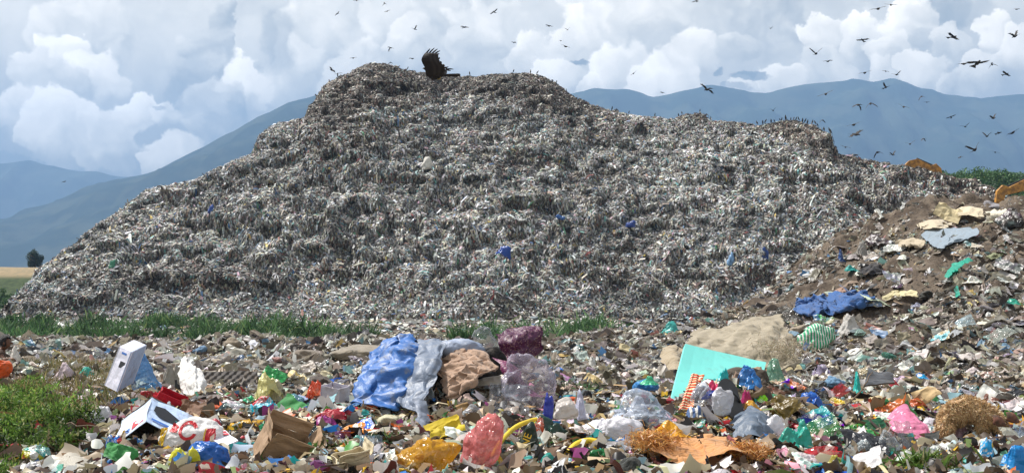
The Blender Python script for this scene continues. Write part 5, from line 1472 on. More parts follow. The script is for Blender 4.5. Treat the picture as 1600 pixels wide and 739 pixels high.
# the green patch in the near left corner
NG = 150000
Yg = 6.4 + 9.5 * rng.random(NG) ** 1.3
pg = rng.uniform(-160, 250, NG)
Xg = (pg - 800) / FPX * Yg
zg = field(Xg, Yg)
pyg = HOR - FPX * (zg - CAMZ) / Yg
k_ = ingrass(pg + 14 * fbm(Xg * 3, Yg * 3, 0, 2, 350), pyg + 10 * fbm(Xg * 3, Yg * 3, 0, 2, 351))
Xg, Yg, zg = Xg[k_], Yg[k_], zg[k_]
lum = fbm(Xg * 1.6, Yg * 1.6, 0, 3, 352)
lift_ = rng.random(len(Xg)) * np.clip(.08 + .26 * lum, 0, .4)
cg = pick(G_LIGHT, len(Xg)) * (1 + .75 * fbm(Xg * 2.2, Yg * 2.2, 0, 3, 353))[:, None]
V, F, Cc = blades(np.stack([Xg, Yg, zg + lift_], -1), rng.uniform(.02, .085, len(Xg)), rng.uniform(.004, .010, len(Xg)), np.clip(cg, 0, .7), 1.3)
link('grass', mesh('grass', V, F, False, Cc), M['leafy'], kind='stuff', label='bright green feathery grass in the near left corner')
# dry straw behind it
NS = 15000
ps, Ys = rng.normal(85, 75, NS), rng.uniform(11.5, 18, NS)
Xs = (ps - 800) / FPX * Ys
k_ = (fbm(Xs * .8, Ys * .5, 0, 2, 360) > -.25) & (ps < 250)
Xs, Ys = Xs[k_], Ys[k_]
V, F, Cc = blades(np.stack([Xs, Ys, field(Xs, Ys)], -1), rng.uniform(.06, .24, len(Xs)), rng.uniform(.003, .008, len(Xs)), pick([('#8f8058', 4), ('#6d6240', 4), ('#a89a6c', 2), ('#5b6238', 3)], len(Xs)), .6)
link('dry_grass', mesh('dry_grass', V, F, False, Cc), M['leafy'], kind='stuff', label='dry brown straw and stalks behind the green grass')
def leaf_bunch(px, pyb, w, h, n_, cols, label, phrase=None, ln=.14):
    p = hit(px, pyb)
    s = p.y / FPX
    pp = np.stack([rng.normal(0, w * s * .25, n_), rng.normal(0, w * s * .2, n_), rng.random(n_) * h * s * .5], -1)
    V, F, Cc = blades(pp, rng.uniform(.5, 1.2, n_) * ln, rng.uniform(.005, .016, n_), pick(cols, n_), 3.0)
    V[:, 2] = np.abs(V[:, 2]) * .8
    o = link('leaf_bundle', mesh('leaf_bundle', V, F, False, Cc), M['leafy'])
    o.location = p
    named(o, label, 'leaves')
    if phrase:
        hero(px, pyb - h / 2, w, h, phrase)
leaf_bunch(508, 712, 60, 34, 160, G_LIGHT + [('#3c4a22', 8)], 'wilted green leaves right of the open brown carton', 'the wilted green leaves')
leaf_bunch(600, 700, 60, 30, 200, G_DARK + [('#7d8a3c', 3)], 'dark wilted greens heaped left above the golden bag', 'the dark wilted greens')
leaf_bunch(1452, 742, 96, 48, 420, G_LIGHT + [('#5a6a30', 8), ('#38401e', 8)], 'big bundle of green stalks at the bottom left of the dog', 'the green stalk bundle', .2)
leaf_bunch(365, 686, 36, 14, 120, [('#b8a860', 3), ('#8c9a48', 3)], 'thin straw and stalks behind the white carton lid', None, .12)
leaf_bunch(1060, 652, 26, 20, 90, G_LIGHT, 'small green weed at the foot of the turquoise foam sheet', None, .1)
leaf_bunch(905, 612, 60, 22, 120, G_DARK, 'low green weed on the rubbish behind the brown jar', None, .14)
stick([(95, 660, 10.4), (130, 664, 10.3), (168, 668, 10.2)], .008, 'long thin bamboo cane lying under the bright red cloth', '#9a8a50')

# ------------------------------------------------------------------ living figures
def skin_body(name, joints, bones, mat, parent=None, sub=2, color=None):
    """joints: {name: (x, y, z, radius)}; bones: pairs; grown into one continuous surface"""
    me = bpy.data.meshes.new(name)
    keys = list(joints)
    me.from_pydata([joints[k][:3] for k in keys], [(keys.index(a), keys.index(b)) for a, b in bones], [])
    o = bpy.data.objects.new(name, me)
    COL.objects.link(o)
    md = o.modifiers.new('skin', 'SKIN')
    for i, k in enumerate(keys):
        sv = me.skin_vertices[0].data[i]
        sv.radius = (joints[k][3], joints[k][4] if len(joints[k]) > 4 else joints[k][3])
        sv.use_root = (i == 0)
    md.use_smooth_shade = True
    sb = o.modifiers.new('smooth', 'SUBSURF')
    sb.levels = sb.render_levels = sub
    dg = bpy.context.evaluated_depsgraph_get()
    me2 = bpy.data.meshes.new_from_object(o.evaluated_get(dg))
    bpy.data.objects.remove(o)
    me2.polygons.foreach_set('use_smooth', [True] * len(me2.polygons))
    o = link(name, me2, mat, parent=parent)
    return o
def fur_on(name, src, length, nper, cols, mat, parent, droop=(0, 0, -.5), width=.0028, keepf=None):
    me = src.data
    me.calc_loop_triangles()
    co = np.array([v.co[:] for v in me.vertices])
    tri = np.array([t.vertices[:] for t in me.loop_triangles])
    a, b, c = co[tri[:, 0]], co[tri[:, 1]], co[tri[:, 2]]
    nn = np.cross(b - a, c - a)
    ar = np.linalg.norm(nn, axis=1)
    k = rng.choice(len(tri), nper, p=ar / ar.sum())
    u, v = rng.random((nper, 1)), rng.random((nper, 1))
    f = (u + v) > 1
    u, v = np.where(f, 1 - u, u), np.where(f, 1 - v, v)
    p = a[k] * (1 - u - v) + b[k] * u + c[k] * v
    nk = unit(nn[k])
    if keepf is not None:
        m = keepf(p)
        p, nk = p[m], nk[m]
    n_ = len(p)
    cl = fbm(*(p * 22).T, 2, 5)[:, None]
    d = unit(nk * .55 + np.array(droop) + .35 * unit(rng.normal(size=(n_, 3))) + np.array([1, .3, 0]) * cl * .9)
    l = length * rng.uniform(.5, 1.2, (n_, 1))
    w = unit(np.cross(d, nk + .2 * rng.normal(size=(n_, 3)))) * width
    V = np.stack([p - w, p + w, p + d * l * .6 + w * .8 + nk * l * .12, p + d * l * .6 - w * .8 + nk * l * .12, p + d * l], 1).reshape(-1, 3)
    bb = (np.arange(n_) * 5)[:, None]
    cc = np.repeat(np.clip(pick(cols, n_) * (1 + .2 * cl), 0, .8), 5, 0)
    return link(name, mesh(name, V, [bb + np.array([[0, 1, 2, 3]]), bb + np.array([[3, 2, 4]])], False, cc), mat, parent=parent)
def dog():
    Y = 10.75
    p0 = at(1512, 690, Y)
    s = Y / FPX
    root = empty('dog', p0, 'tan woolly dog bent over the rubbish with its head down at the right', 'dog')
    def J(px, py, dy, r, r2=None):
        q = at(px, py, Y + dy) - p0
        return (q.x, q.y, q.z, r, r2 or r)
    j = {'pelvis': J(1487, 648, .02, .115, .125), 'loin': J(1500, 640, 0, .125, .135), 'rib': J(1520, 638, -.02, .135, .145), 'chest': J(1538, 644, -.06, .125, .13), 'neck': J(1553, 654, -.12, .085),
         'head': J(1563, 664, -.17, .075), 'muzzle': J(1570, 678, -.23, .040), 'nose': J(1573, 686, -.26, .028),
         'hipL': J(1478, 656, -.06, .085), 'kneeL': J(1480, 674, -.13, .055), 'hockL': J(1470, 688, -.05, .03), 'pawL': J(1472, 702, -.09, .03), 'toeL': J(1478, 704, -.15, .026),
         'hipR': J(1488, 656, .12, .08), 'kneeR': J(1496, 676, .08, .05), 'hockR': J(1488, 690, .14, .03), 'pawR': J(1490, 703, .10, .028),
         'shL': J(1538, 660, -.13, .065), 'elL': J(1532, 678, -.12, .04), 'wrL': J(1536, 692, -.15, .028), 'fpL': J(1538, 704, -.18, .03),
         'shR': J(1546, 660, .03, .06), 'elR': J(1542, 678, .04, .04), 'wrR': J(1546, 692, .0, .028), 'fpR': J(1548, 704, -.02, .03),
         'tail': J(1474, 652, .10, .03), 'tail2': J(1466, 668, .14, .02), 'tail3': J(1464, 684, .13, .012)}
    bn = [('pelvis', 'loin'), ('loin', 'rib'), ('rib', 'chest'), ('chest', 'neck'), ('neck', 'head'), ('head', 'muzzle'), ('muzzle', 'nose'),
          ('pelvis', 'hipL'), ('hipL', 'kneeL'), ('kneeL', 'hockL'), ('hockL', 'pawL'), ('pawL', 'toeL'), ('pelvis', 'hipR'), ('hipR', 'kneeR'), ('kneeR', 'hockR'), ('hockR', 'pawR'),
          ('chest', 'shL'), ('shL', 'elL'), ('elL', 'wrL'), ('wrL', 'fpL'), ('chest', 'shR'), ('shR', 'elR'), ('elR', 'wrR'), ('wrR', 'fpR'), ('pelvis', 'tail'), ('tail', 'tail2'), ('tail2', 'tail3')]
    mb = m_simple('dog_skin', lin('#a5835c'), .9, scale=14)
    body = skin_body('body', j, bn, mb, root)
    fc = [('#cbaa7c', 5), ('#bd9868', 4), ('#dcc296', 3), ('#9c7a54', 2)]
    fur_on('fur', body, .038, 26000, fc, M['litter'], root)
    for sx, (px, py, dy) in enumerate([(1577, 655, -.22), (1556, 660, -.24)]):
        q = at(px, py, Y + dy) - p0
        g = 9
        V = []
        for i in range(g):
            for k in range(g):
                u, v = i / (g - 1), k / (g - 1) * 2 - 1
                wd = .045 * math.sin(math.pi * min(u * .75 + .25, 1)) ** .8
                V.append((q.x - .03 + u * .11, q.y - .02 + .02 * v * v - .03 * math.sin(u * 3), q.z + .03 + wd * v - .05 * u * u))
        e = link('ear', mesh('ear', np.array(V), grid_idx(g, g), True), m_simple('ear_skin', lin('#4a372a'), .8, col2=lin('#7d5242'), scale=25), parent=root)
        e.modifiers.new('thickness', 'SOLIDIFY').thickness = .01
    hero(1512, 655, 104, 86, 'the tan dog')
dog()
def person():
    Y = 17.6
    p0 = at(-6, 592, Y)
    root = empty('person', p0, 'person with short dark hair crouching at the left edge reaching down to the rubbish', 'person')
    def J(px, py, dy, r, r2=None):
        q = at(px + 3, py, Y + dy) - p0
        return (q.x, q.y, q.z, r * .92, (r2 or r) * .92)
    j = {'pelvis': J(-22, 584, .1, .15, .12), 'waist': J(-18, 572, .08, .13, .10), 'chest': J(-10, 560, .03, .16, .11), 'neck0': J(-2, 549, 0, .07), 'neck': J(1, 545, 0, .052), 'jaw': J(7, 540, -.02, .062, .072), 'skull': J(7, 533, -.01, .082, .095), 'crown': J(6, 528, 0, .05),
         'shR': J(-4, 553, -.14, .062), 'elR': J(3, 563, -.20, .042), 'wrR': J(13, 560, -.26, .026), 'hand': J(17, 561, -.28, .03, .02), 
         'shL': J(-2, 552, .16, .062), 'elL': J(4, 561, .2, .042), 'wrL': J(12, 566, .18, .026), 'handL': J(15, 568, .17, .03, .02),
         'hipR': J(-18, 586, -.06, .1), 'knR': J(-2, 576, -.14, .07), 'shin': J(-8, 590, -.14, .05), 'ankR': J(-11, 597, -.14, .036), 'footR': J(-4, 599, -.18, .036),
         'hipL': J(-18, 586, .22, .1), 'knL': J(-2, 578, .24, .07), 'ankL': J(-10, 597, .24, .036), 'footL': J(-3, 599, .22, .036)}
    bn = [('pelvis', 'waist'), ('waist', 'chest'), ('chest', 'neck0'), ('neck0', 'neck'), ('neck', 'jaw'), ('jaw', 'skull'), ('skull', 'crown'), ('neck0', 'shR'), ('shR', 'elR'), ('elR', 'wrR'), ('wrR', 'hand'),
          ('neck0', 'shL'), ('shL', 'elL'), ('elL', 'wrL'), ('wrL', 'handL'), ('pelvis', 'hipR'), ('hipR', 'knR'), ('knR', 'shin'), ('shin', 'ankR'), ('ankR', 'footR'), ('pelvis', 'hipL'), ('hipL', 'knL'), ('knL', 'ankL'), ('ankL', 'footL')]
    for hd, wr in (('hand', 'wrR'), ('handL', 'wrL')):
        h0 = np.array(j[hd][:3])
        for i in range(5):
            off = np.array([.02, (i - 2) * .016, -.01 if i else .01])
            j[hd + 'f%d' % i] = (*(h0 + off), .009, .009)
            j[hd + 'g%d' % i] = (*(h0 + off + np.array([.035 - .004 * abs(i - 2), 0, -.03])), .007, .007)
            bn += [(hd, hd + 'f%d' % i), (hd + 'f%d' % i, hd + 'g%d' % i)]
    skin_body('body', j, bn, m_simple('brown_skin', lin('#6b4733'), .6, scale=8), root)
    # face and hair: it looks right and down
    hc = np.array(J(7, 534, -.01, 0)[:3])
    V, F = ICO[4]
    P = V * np.array([.098, .098, .105]) * (1 + .05 * fbm(*(V * 6).T, 2, 4))[:, None] + hc + np.array([-.012, 0, .018])
    kf = (V[F].mean(1)[:, 0] < .45) | (V[F].mean(1)[:, 2] > .55)
    link('hair', mesh('hair', P, F[kf], True), m_simple('dark_hair', (.014, .011, .010), .6, scale=60, bump=.6), parent=root)
    nv, nf = ICO[3]
    link('nose', mesh('nose', nv * np.array([.02, .012, .018]) + hc + np.array([.088, 0, -.02]), nf, True), bpy.data.materials['brown_skin'], parent=root)
    link('ear', mesh('ear', nv * np.array([.016, .01, .028]) + hc + np.array([.0, -.09, -.015]), nf, True), bpy.data.materials['brown_skin'], parent=root)
    # brown shirt round the trunk
    tj = {k: (*j[k][:3], j[k][3] + .018, j[k][4] + .018) for k in ('pelvis', 'waist', 'chest', 'neck0')}
    tj['neck0'] = (*j['neck0'][:3], .07, .07)
    for sde in ('R', 'L'):
        tj['sh' + sde] = (*j['sh' + sde][:3], .075, .075)
        m = [(a + b) / 2 for a, b in zip(j['sh' + sde][:3], j['el' + sde][:3])]
        tj['mid' + sde] = (*m, .06, .06)
    skin_body('shirt', tj, [('pelvis', 'waist'), ('waist', 'chest'), ('chest', 'neck0'), ('neck0', 'shR'), ('shR', 'midR'), ('neck0', 'shL'), ('shL', 'midL')], m_simple('brown_shirt', lin('#4d3a30'), .9, scale=10, bump=.3), root)
person()
B('cloth', 1, 590, 36, 30, 'cloth', '#dd5a1e', 'bright orange cloth bundle in front of the crouching person', 'cloth', 'the orange bundle', Y=15.2, sub=5, ears=1, crump=.15)
B('cloth', 26, 566, 16, 24, 'cloth', '#ddd6cc', 'pale upright bundle right of the crouching person', 'cloth', 'the pale upright bundle', Y=17.4)

# ------------------------------------------------------------------ birds
def wing(V, F, C, side, roots, span, dihed, sweep, chord, fingers=5, flex=0.0, col=(.02, .016, .013), twist=0.0):
    """a wing as a thin closed surface from shoulder to finger feathers"""
    st = 7
    top, pts = [], []
    x0, y0, z0 = roots
    pos = np.array([x0, y0, z0], float)
    for i in range(st):
        t = i / (st - 1)
        a = dihed + flex * t
        if i:
            pos = pos + np.array([-sweep[0] * math.cos(t * 3.0) * span / (st - 1), side * math.cos(a) * span / (st - 1), math.sin(a) * span / (st - 1)])
        ch = chord * (.85 + .45 * math.sin(t * 2.4)) * (1 - .30 * t ** 3)
        nrm = np.array([0, -side * math.sin(a), math.cos(a)])
        d = unit(np.array([-1.0, 0, 0]) + nrm * -twist)
        lead = pos + np.array([chord * .35, 0, 0]) * (1 - .3 * t)
        tr = lead + d * ch
        mid = (lead * .6 + tr * .4) + nrm * .018 * chord / .3
        k = len(V)
        V += [lead, mid, tr, mid - nrm * .02 * chord / .3]
        C += [col, tuple(c * 1.5 for c in col), tuple(c * (2.4 if .3 < t < .95 else 1.2) for c in col), col]
        if i:
            for q in range(4):
                F.append((k - 4 + q, k - 4 + (q + 1) % 4, k + (q + 1) % 4, k + q))
        pts.append((lead, tr, nrm, a))
    lead, tr, nrm, a = pts[-1]
    for f in range(fingers):
        t = f / max(fingers - 1, 1)
        b = lead * (1 - t) + tr * t
        o = unit(np.array([-.15 - 1.0 * t, side * math.cos(a) * (1 - .45 * t), math.sin(a) * (1 - .3 * t)]))
        l = span * (.36 - .10 * abs(t - .35))
        wv = unit((tr - lead)) * chord * .10
        k = len(V)
        m = b + o * l * .55
        V += [b - wv, b + wv, m + wv * .9, m - wv * .9, b + o * l + wv * .2, b + o * l - wv * .2]
        C += [col] * 6
        F += [(k, k + 1, k + 2, k + 3), (k + 3, k + 2, k + 4, k + 5)]
def bird_mesh(name, pose, col=(.022, .018, .015), chord=.20):
    dL, dR, flexL, flexR, twist, tailspread = pose
    V, F, C = [], [], []
    prof = [(.30, .006, -.015), (.285, .018, -.005), (.25, .038, .006), (.21, .042, .008), (.16, .05, 0), (.08, .078, -.012), (-.02, .085, -.018), (-.12, .062, -.008), (-.22, .03, .004)]
    g = 10
    for i, (x, r, z) in enumerate(prof):
        for k in range(g):
            a = 2 * math.pi * k / g
            V.append(np.array([x, r * math.cos(a), z + r * .9 * math.sin(a)]))
            C.append(col)
        if i:
            for k in range(g):
                F.append(((i - 1) * g + k, (i - 1) * g + (k + 1) % g, i * g + (k + 1) % g, i * g + k))
    # hooked bill
    k = len(V)
    V += [np.array(p) for p in ((.30, -.008, -.005), (.30, .008, -.005), (.335, 0, -.028), (.30, 0, -.022))]
    C += [(.12, .1, .05)] * 4
    F += [(k, k + 1, k + 2, k + 2), (k, k + 2, k + 3, k + 3)]
    # forked tail
    n_ = 6
    for i in range(n_):
        t = (i / (n_ - 1) * 2 - 1)
        a = t * tailspread
        l = .27 + .05 * abs(t)
        b = np.array([-.18, .02 * t, .002])
        o = np.array([-math.cos(a), math.sin(a), -.02])
        wv = np.array([math.sin(a), math.cos(a), 0]) * .016
        k = len(V)
        e = b + o * l
        V += [b - wv * .6, b + wv * .6, e + wv * 1.6, e - wv * 1.6]
        C += [col, col, tuple(c * 1.6 for c in col), tuple(c * 1.6 for c in col)]
        F.append((k, k + 1, k + 2, k + 3))
    wing(V, F, C, 1, (.06, .05, .02), .42, R(dL), (.12, 0), chord, flex=R(flexL), twist=twist)
    wing(V, F, C, -1, (.06, -.05, .02), .42, R(dR), (.12, 0), chord, flex=R(flexR), twist=twist)
    T = np.array([f for f in F if len(set(f)) == 4])
    T3 = [tuple(dict.fromkeys(f)) for f in F if len(set(f)) == 3]
    return mesh(name, np.array(V), [T, np.array(T3)] if T3 else T, False, C)
POSES = {'glide': (10, 10, -12, -12, .05, .35), 'up': (58, 55, -25, -20, .1, .3), 'down': (-25, -22, -30, -30, .1, .3), 'bank': (35, -12, -10, -14, .05, .4), 'vee': (32, 32, -8, -8, .05, .35)}
WORDS = {'glide': 'gliding on level wings', 'up': 'with both wings raised high', 'down': 'with wings beating down', 'bank': 'banking on tilted wings', 'vee': 'with wings held in a shallow V'}
BM = {}
for k, v in POSES.items():
    BM[k] = bird_mesh('flying_bird', v)
    BM[k].materials.append(M['feather'])
FLY = [(1372, 14, 20, 'glide'), (1392, 8, 15, 'glide'), (1589, 15, 9, 'glide'), (1204, 45, 5, 'up'), (1348, 63, 15, 'glide'), (1489, 58, 19, 'glide'), (1586, 57, 14, 'up'), (1275, 84, 15, 'up'), (1294, 96, 13, 'glide'), (1506, 100, 18, 'glide'), (1527, 99, 22, 'bank'),
       (1550, 101, 11, 'down'), (1351, 114, 17, 'glide'), (1384, 112, 8, 'glide'), (1401, 117, 13, 'vee'), (1572, 116, 13, 'glide'), (1384, 137, 10, 'up'), (1440, 151, 9, 'down'), (1448, 160, 8, 'glide'), (1290, 147, 20, 'glide'), (1341, 164, 13, 'down'), (1360, 162, 15, 'down'),
       (1412, 167, 13, 'bank'), (1208, 173, 7, 'up'), (1285, 188, 8, 'down'), (1486, 183, 11, 'glide'), (1552, 185, 10, 'up'), (1334, 195, 19, 'glide'), (1508, 198, 12, 'vee'), (1337, 210, 18, 'bank'), (1583, 207, 14, 'bank'), (1561, 208, 9, 'bank'), (1542, 213, 11, 'up'),
       (1443, 217, 7, 'down'), (1422, 225, 14, 'vee'), (1321, 230, 10, 'bank'), (1523, 234, 18, 'up'), (1555, 238, 11, 'glide'), (1337, 242, 15, 'glide'), (1371, 238, 13, 'down'), (1395, 242, 9, 'up'), (1500, 246, 9, 'glide'),
       (1088, 2, 10, 'glide'), (858, 41, 11, 'glide'), (887, 47, 6, 'up'), (876, 64, 8, 'glide'), (884, 73, 14, 'glide'), (803, 67, 7, 'glide'), (990, 115, 7, 'bank'), (1035, 145, 8, 'glide'), (1105, 140, 16, 'bank'),
       (557, 1, 8, 'glide'), (601, 6, 6, 'down'), (605, 18, 8, 'glide'), (527, 22, 6, 'bank'), (648, 46, 8, 'up'), (610, 75, 8, 'down'), (611, 98, 6, 'down'), (644, 92, 8, 'bank'), (552, 91, 10, 'glide'), (519, 110, 11, 'bank'), (772, 19, 8, 'bank'), (726, 43, 12, 'glide'), (100, 284, 6, 'glide')]
def region(px, py):
    if px < 500: return 'over the far left hills'
    if px < 700: return 'above the left peak'
    if px < 900: return 'above the right peak'
    if px < 1150: return 'above the long ridge'
    if px < 1320: return 'close to the small dark summit' if py > 130 else 'high above the small summit'
    if px < 1470: return 'before the blue mountain' if py > 130 else 'over the mountain crest'
    return 'before the rightmost mountain slope' if py > 130 else 'in the upper right clouds'
ORD = ['leftmost', 'second from left', 'third from left', 'fourth from left', 'fifth from left', 'sixth from left', 'seventh from left', 'eighth from left']
groups_ = {}
for f in FLY:
    groups_.setdefault((WORDS[f[3]], region(f[0], f[1])), []).append(f)
rb = random.Random(4)
for (wd, rg), lst in groups_.items():
    lst.sort()
    for i, (px, py, w, pose) in enumerate(lst):
        span = 1.45 if pose in ('glide', 'vee') else 1.15
        yaw = rb.choice([rb.uniform(-50, 50), rb.uniform(130, 230)])
        Yd = min(max(span * FPX / w * .82, 60), 320)
        if px < 700: Yd = min(Yd, 300)
        o = bpy.data.objects.new('flying_bird', BM[pose])
        COL.objects.link(o)
        o.location = at(px, py, Yd)
        sc = 1.45 * w * Yd / FPX / (span * .82)
        o.scale = (sc, sc, sc)
        o.rotation_euler = (R(rb.uniform(-22, 22)), R(rb.uniform(-15, 12)), R(90 + yaw))
        named(o, f'dark bird {wd} {rg}' + (', ' + ORD[min(i, 7)] if len(lst) > 1 else ''), 'bird', 'birds wheeling over the mound')
# the big one close by
def big_kite():
    """seen from its left side: body low, near wing raised and curved, far wing behind, tail to the right"""
    Y, s_ = 25.0, 25.0 / FPX
    root = bpy.data.objects.new('tmp', None)
    o0 = at(687, 116, Y)
    col = (.017, .013, .012)
    def Z(zx, zy, dy=0.0):
        px, py = 640 + zx / 9.86, 60 + zy / 9.86
        return np.array([(px - 687) * s_, dy, (116 - py) * s_])
    V, F, C = [], [], []
    # body: one spindle from bill to rump
    prof = [(205, 462, .006), (215, 466, .022), (232, 468, .036), (255, 490, .045), (290, 560, .075), (350, 590, .10), (420, 588, .09), (480, 575, .055), (520, 566, .03)]
    g = 12
    for i, (zx, zy, r) in enumerate(prof):
        c = Z(zx, zy)
        for k in range(g):
            a = 2 * math.pi * k / g
            V.append(c + np.array([0, r * math.cos(a), r * math.sin(a) * .9]))
            C.append(col)
        if i:
            F += [((i - 1) * g + k, (i - 1) * g + (k + 1) % g, i * g + (k + 1) % g, i * g + k) for k in range(g)]
    def feather(b, e, w0, w1, dy0, dy1, c):
        B0, E0 = Z(*b, dy0), Z(*e, dy1)
        dr = unit(E0 - B0)
        sd_ = unit(np.cross(dr, np.array([0, 1, 0])))
        k = len(V)
        M0 = B0 * .4 + E0 * .6 + np.array([0, -.01, 0])
        for q_, w_ in ((B0, w0), (M0, w0 * .95), (E0, w1)):
            V.extend([q_ - sd_ * w_, q_ + sd_ * w_, q_ + sd_ * w_ + np.array([0, .006, 0]), q_ - sd_ * w_ + np.array([0, .006, 0])])
            C.extend([c] * 4)
        for a in (0, 4):
            F.extend([(k + a + i, k + a + (i + 1) % 4, k + a + 4 + (i + 1) % 4, k + a + 4 + i) for i in range(4)])
    def vane(st, dys, c1, c2):
        """a wing sheet with a bulge and thickness, K divisions across"""
        K = 8
        base = len(V)
        for sidey in (0, .012):
            for (l, t), dy in zip(st, dys):
                for k in range(K + 1):
                    f = k / K
                    p = Z(l[0] * (1 - f) + t[0] * f, l[1] * (1 - f) + t[1] * f, dy - .05 * math.sin(math.pi * f) + sidey)
                    V.append(p)
                    C.append(c1 if (k % 2 or f < .3) else c2)
        n1 = len(st) * (K + 1)
        for b in (base, base + n1):
            for i in range(len(st) - 1):
                for k in range(K):
                    a = b + i * (K + 1) + k
                    F.append((a, a + 1, a + K + 2, a + K + 1))
    ns = [((262, 596), (500, 598)), ((252, 540), (535, 570)), ((240, 470), (552, 520)), ((206, 410), (556, 478)), ((194, 372), (520, 440)), ((205, 335), (485, 400)), ((222, 300), (458, 350)), ((238, 272), (452, 290)), ((252, 255), (440, 268))]
    vane(ns, [-.08, -.14, -.20, -.25, -.28, -.29, -.28, -.26, -.23], col, (.034, .027, .024))
    for b, e in [((262, 275), (322, 180)), ((300, 275), (388, 170)), ((345, 275), (436, 184)), ((385, 278), (474, 210)), ((418, 280), (468, 262)), ((240, 300), (288, 214))]:
        feather(b, e, .017, .006, -.25, -.16, col)
    for b, e in [((458, 330), (470, 350)), ((480, 395), (506, 408)), ((520, 440), (552, 455)), ((550, 480), (572, 488)), ((545, 525), (566, 540)), ((520, 565), (545, 580))]:
        feather(b, e, .022, .010, -.24, -.22, (.03, .024, .02))
    fs = [((300, 560), (520, 590)), ((330, 480), (560, 540)), ((380, 400), (566, 480)), ((430, 380), (560, 450))]
    vane(fs, [.08, .2, .3, .36], (.04, .034, .03), (.07, .06, .055))
    for b, e in [((520, 420), (584, 388)), ((540, 430), (664, 426)), ((548, 445), (620, 452)), ((470, 380), (500, 362))]:
        feather(b, e, .016, .005, .34, .42, (.03, .025, .022))
    for i_, (e, dy) in enumerate([((785, 568), 0), ((770, 574), .05), ((740, 578), .09), ((775, 563), -.05)]):
        feather((480, 570), e, .022, .018, 0, dy, (.035, .028, .024))
    k = len(V)
    V += [Z(205, 460), Z(207, 470, .01), Z(207, 470, -.01), Z(192, 474)]
    C += [(.10, .08, .04)] * 4
    T = np.array([(k, k + 1, k + 3), (k, k + 3, k + 2), (k + 1, k + 2, k + 3)])
    o = link('bird_of_prey', mesh('bird_of_prey', np.array(V), [np.array(F), T], False, C), M['feather'])
    o.location = o0
    bpy.data.objects.remove(root)
    named(o, 'large dark bird of prey close by, wings raised before the summit', 'bird')
    for k in (-1, 1):
        link('foot', tube_mesh('foot', [(.02, .03 * k, -.07), (.01, .03 * k, -.11), (-.05, .03 * k, -.125)], [.012, .008, .006], 6), m_simple('bird_foot', (.3, .22, .06), .6), parent=o)
big_kite()
def perched_mesh():
    V, F = [], []
    prof = [(.0, .0, .30, .012), (.02, 0, .28, .035), (.01, 0, .245, .042), (-.01, 0, .21, .045), (-.03, 0, .15, .075), (-.05, 0, .09, .07), (-.09, 0, .03, .045), (-.15, 0, -.04, .025), (-.2, 0, -.10, .02)]
    g = 8
    for i, (x, y, z, r) in enumerate(prof):
        for k in range(g):
            a = 2 * math.pi * k / g
            V.append((x + r * math.cos(a), r * math.sin(a) * .9, z + r * .3 * math.cos(a)))
        if i:
            for k in range(g):
                F.append(((i - 1) * g + k, (i - 1) * g + (k + 1) % g, i * g + (k + 1) % g, i * g + k))
    k = len(V)
    V += [(.05, -.01, .28), (.05, .01, .28), (.085, 0, .265), (.05, 0, .262)]
    T = [(k, k + 1, k + 2), (k, k + 2, k + 3), (k + 1, k + 3, k + 2)]
    k = len(V)
    for sy in (-.025, .025):
        k = len(V)
        V += [(-.03, sy - .006, .06), (-.03, sy + .006, .06), (-.02, sy + .006, -.08), (-.02, sy - .006, -.08)]
        F.append((k, k + 1, k + 2, k + 3))
    return mesh('perched_bird', np.array(V), [np.array(F), np.array(T)], True, [(.02, .017, .015)] * len(V))
PB = perched_mesh()
PB.materials.append(M['feather'])
PERCH = [525, 640, 736, 806, 831, 840, 872, 958, 984, 1026, 1058, 1066, 1098, 1114] + [1184, 1190, 1197, 1203, 1208, 1218, 1222, 1227, 1231, 1236, 1241, 1246, 1249, 1255, 1262, 1266, 1272, 1276, 1281, 1290, 1297, 1301]
def pword(px):
    if px < 700: return 'the left peak of the mound'
    if px < 900: return 'the right peak of the mound'
    if px < 1180: return 'the long ridge between the peaks'
    return 'the small dark summit on the right'
cnt = {}
for px in PERCH:
    cnt.setdefault(pword(px), []).append(px)
NUM = ['first', 'second', 'third', 'fourth', 'fifth', 'sixth', 'seventh', 'eighth', 'ninth', 'tenth', 'eleventh', 'twelfth', 'thirteenth', 'fourteenth', 'fifteenth', 'sixteenth', 'seventeenth', 'eighteenth', 'nineteenth', 'twentieth', 'twenty-first', 'twenty-second']
for wd, lst in cnt.items():
    for i, px in enumerate(sorted(lst)):
        o = bpy.data.objects.new('perched_bird', PB)
        COL.objects.link(o)
        p = ridge_point(px)
        o.location = p + Vector((0, -.2, .16))
        o.rotation_euler = (0, R(rb.uniform(-20, 12)), R(rb.uniform(0, 360)))
        sc = rb.uniform(.95, 1.4)
        o.scale = (sc,) * 3
        named(o, f'dark bird perched on {wd}, {NUM[i]} from the left there', 'bird', 'birds perched on the ridge')

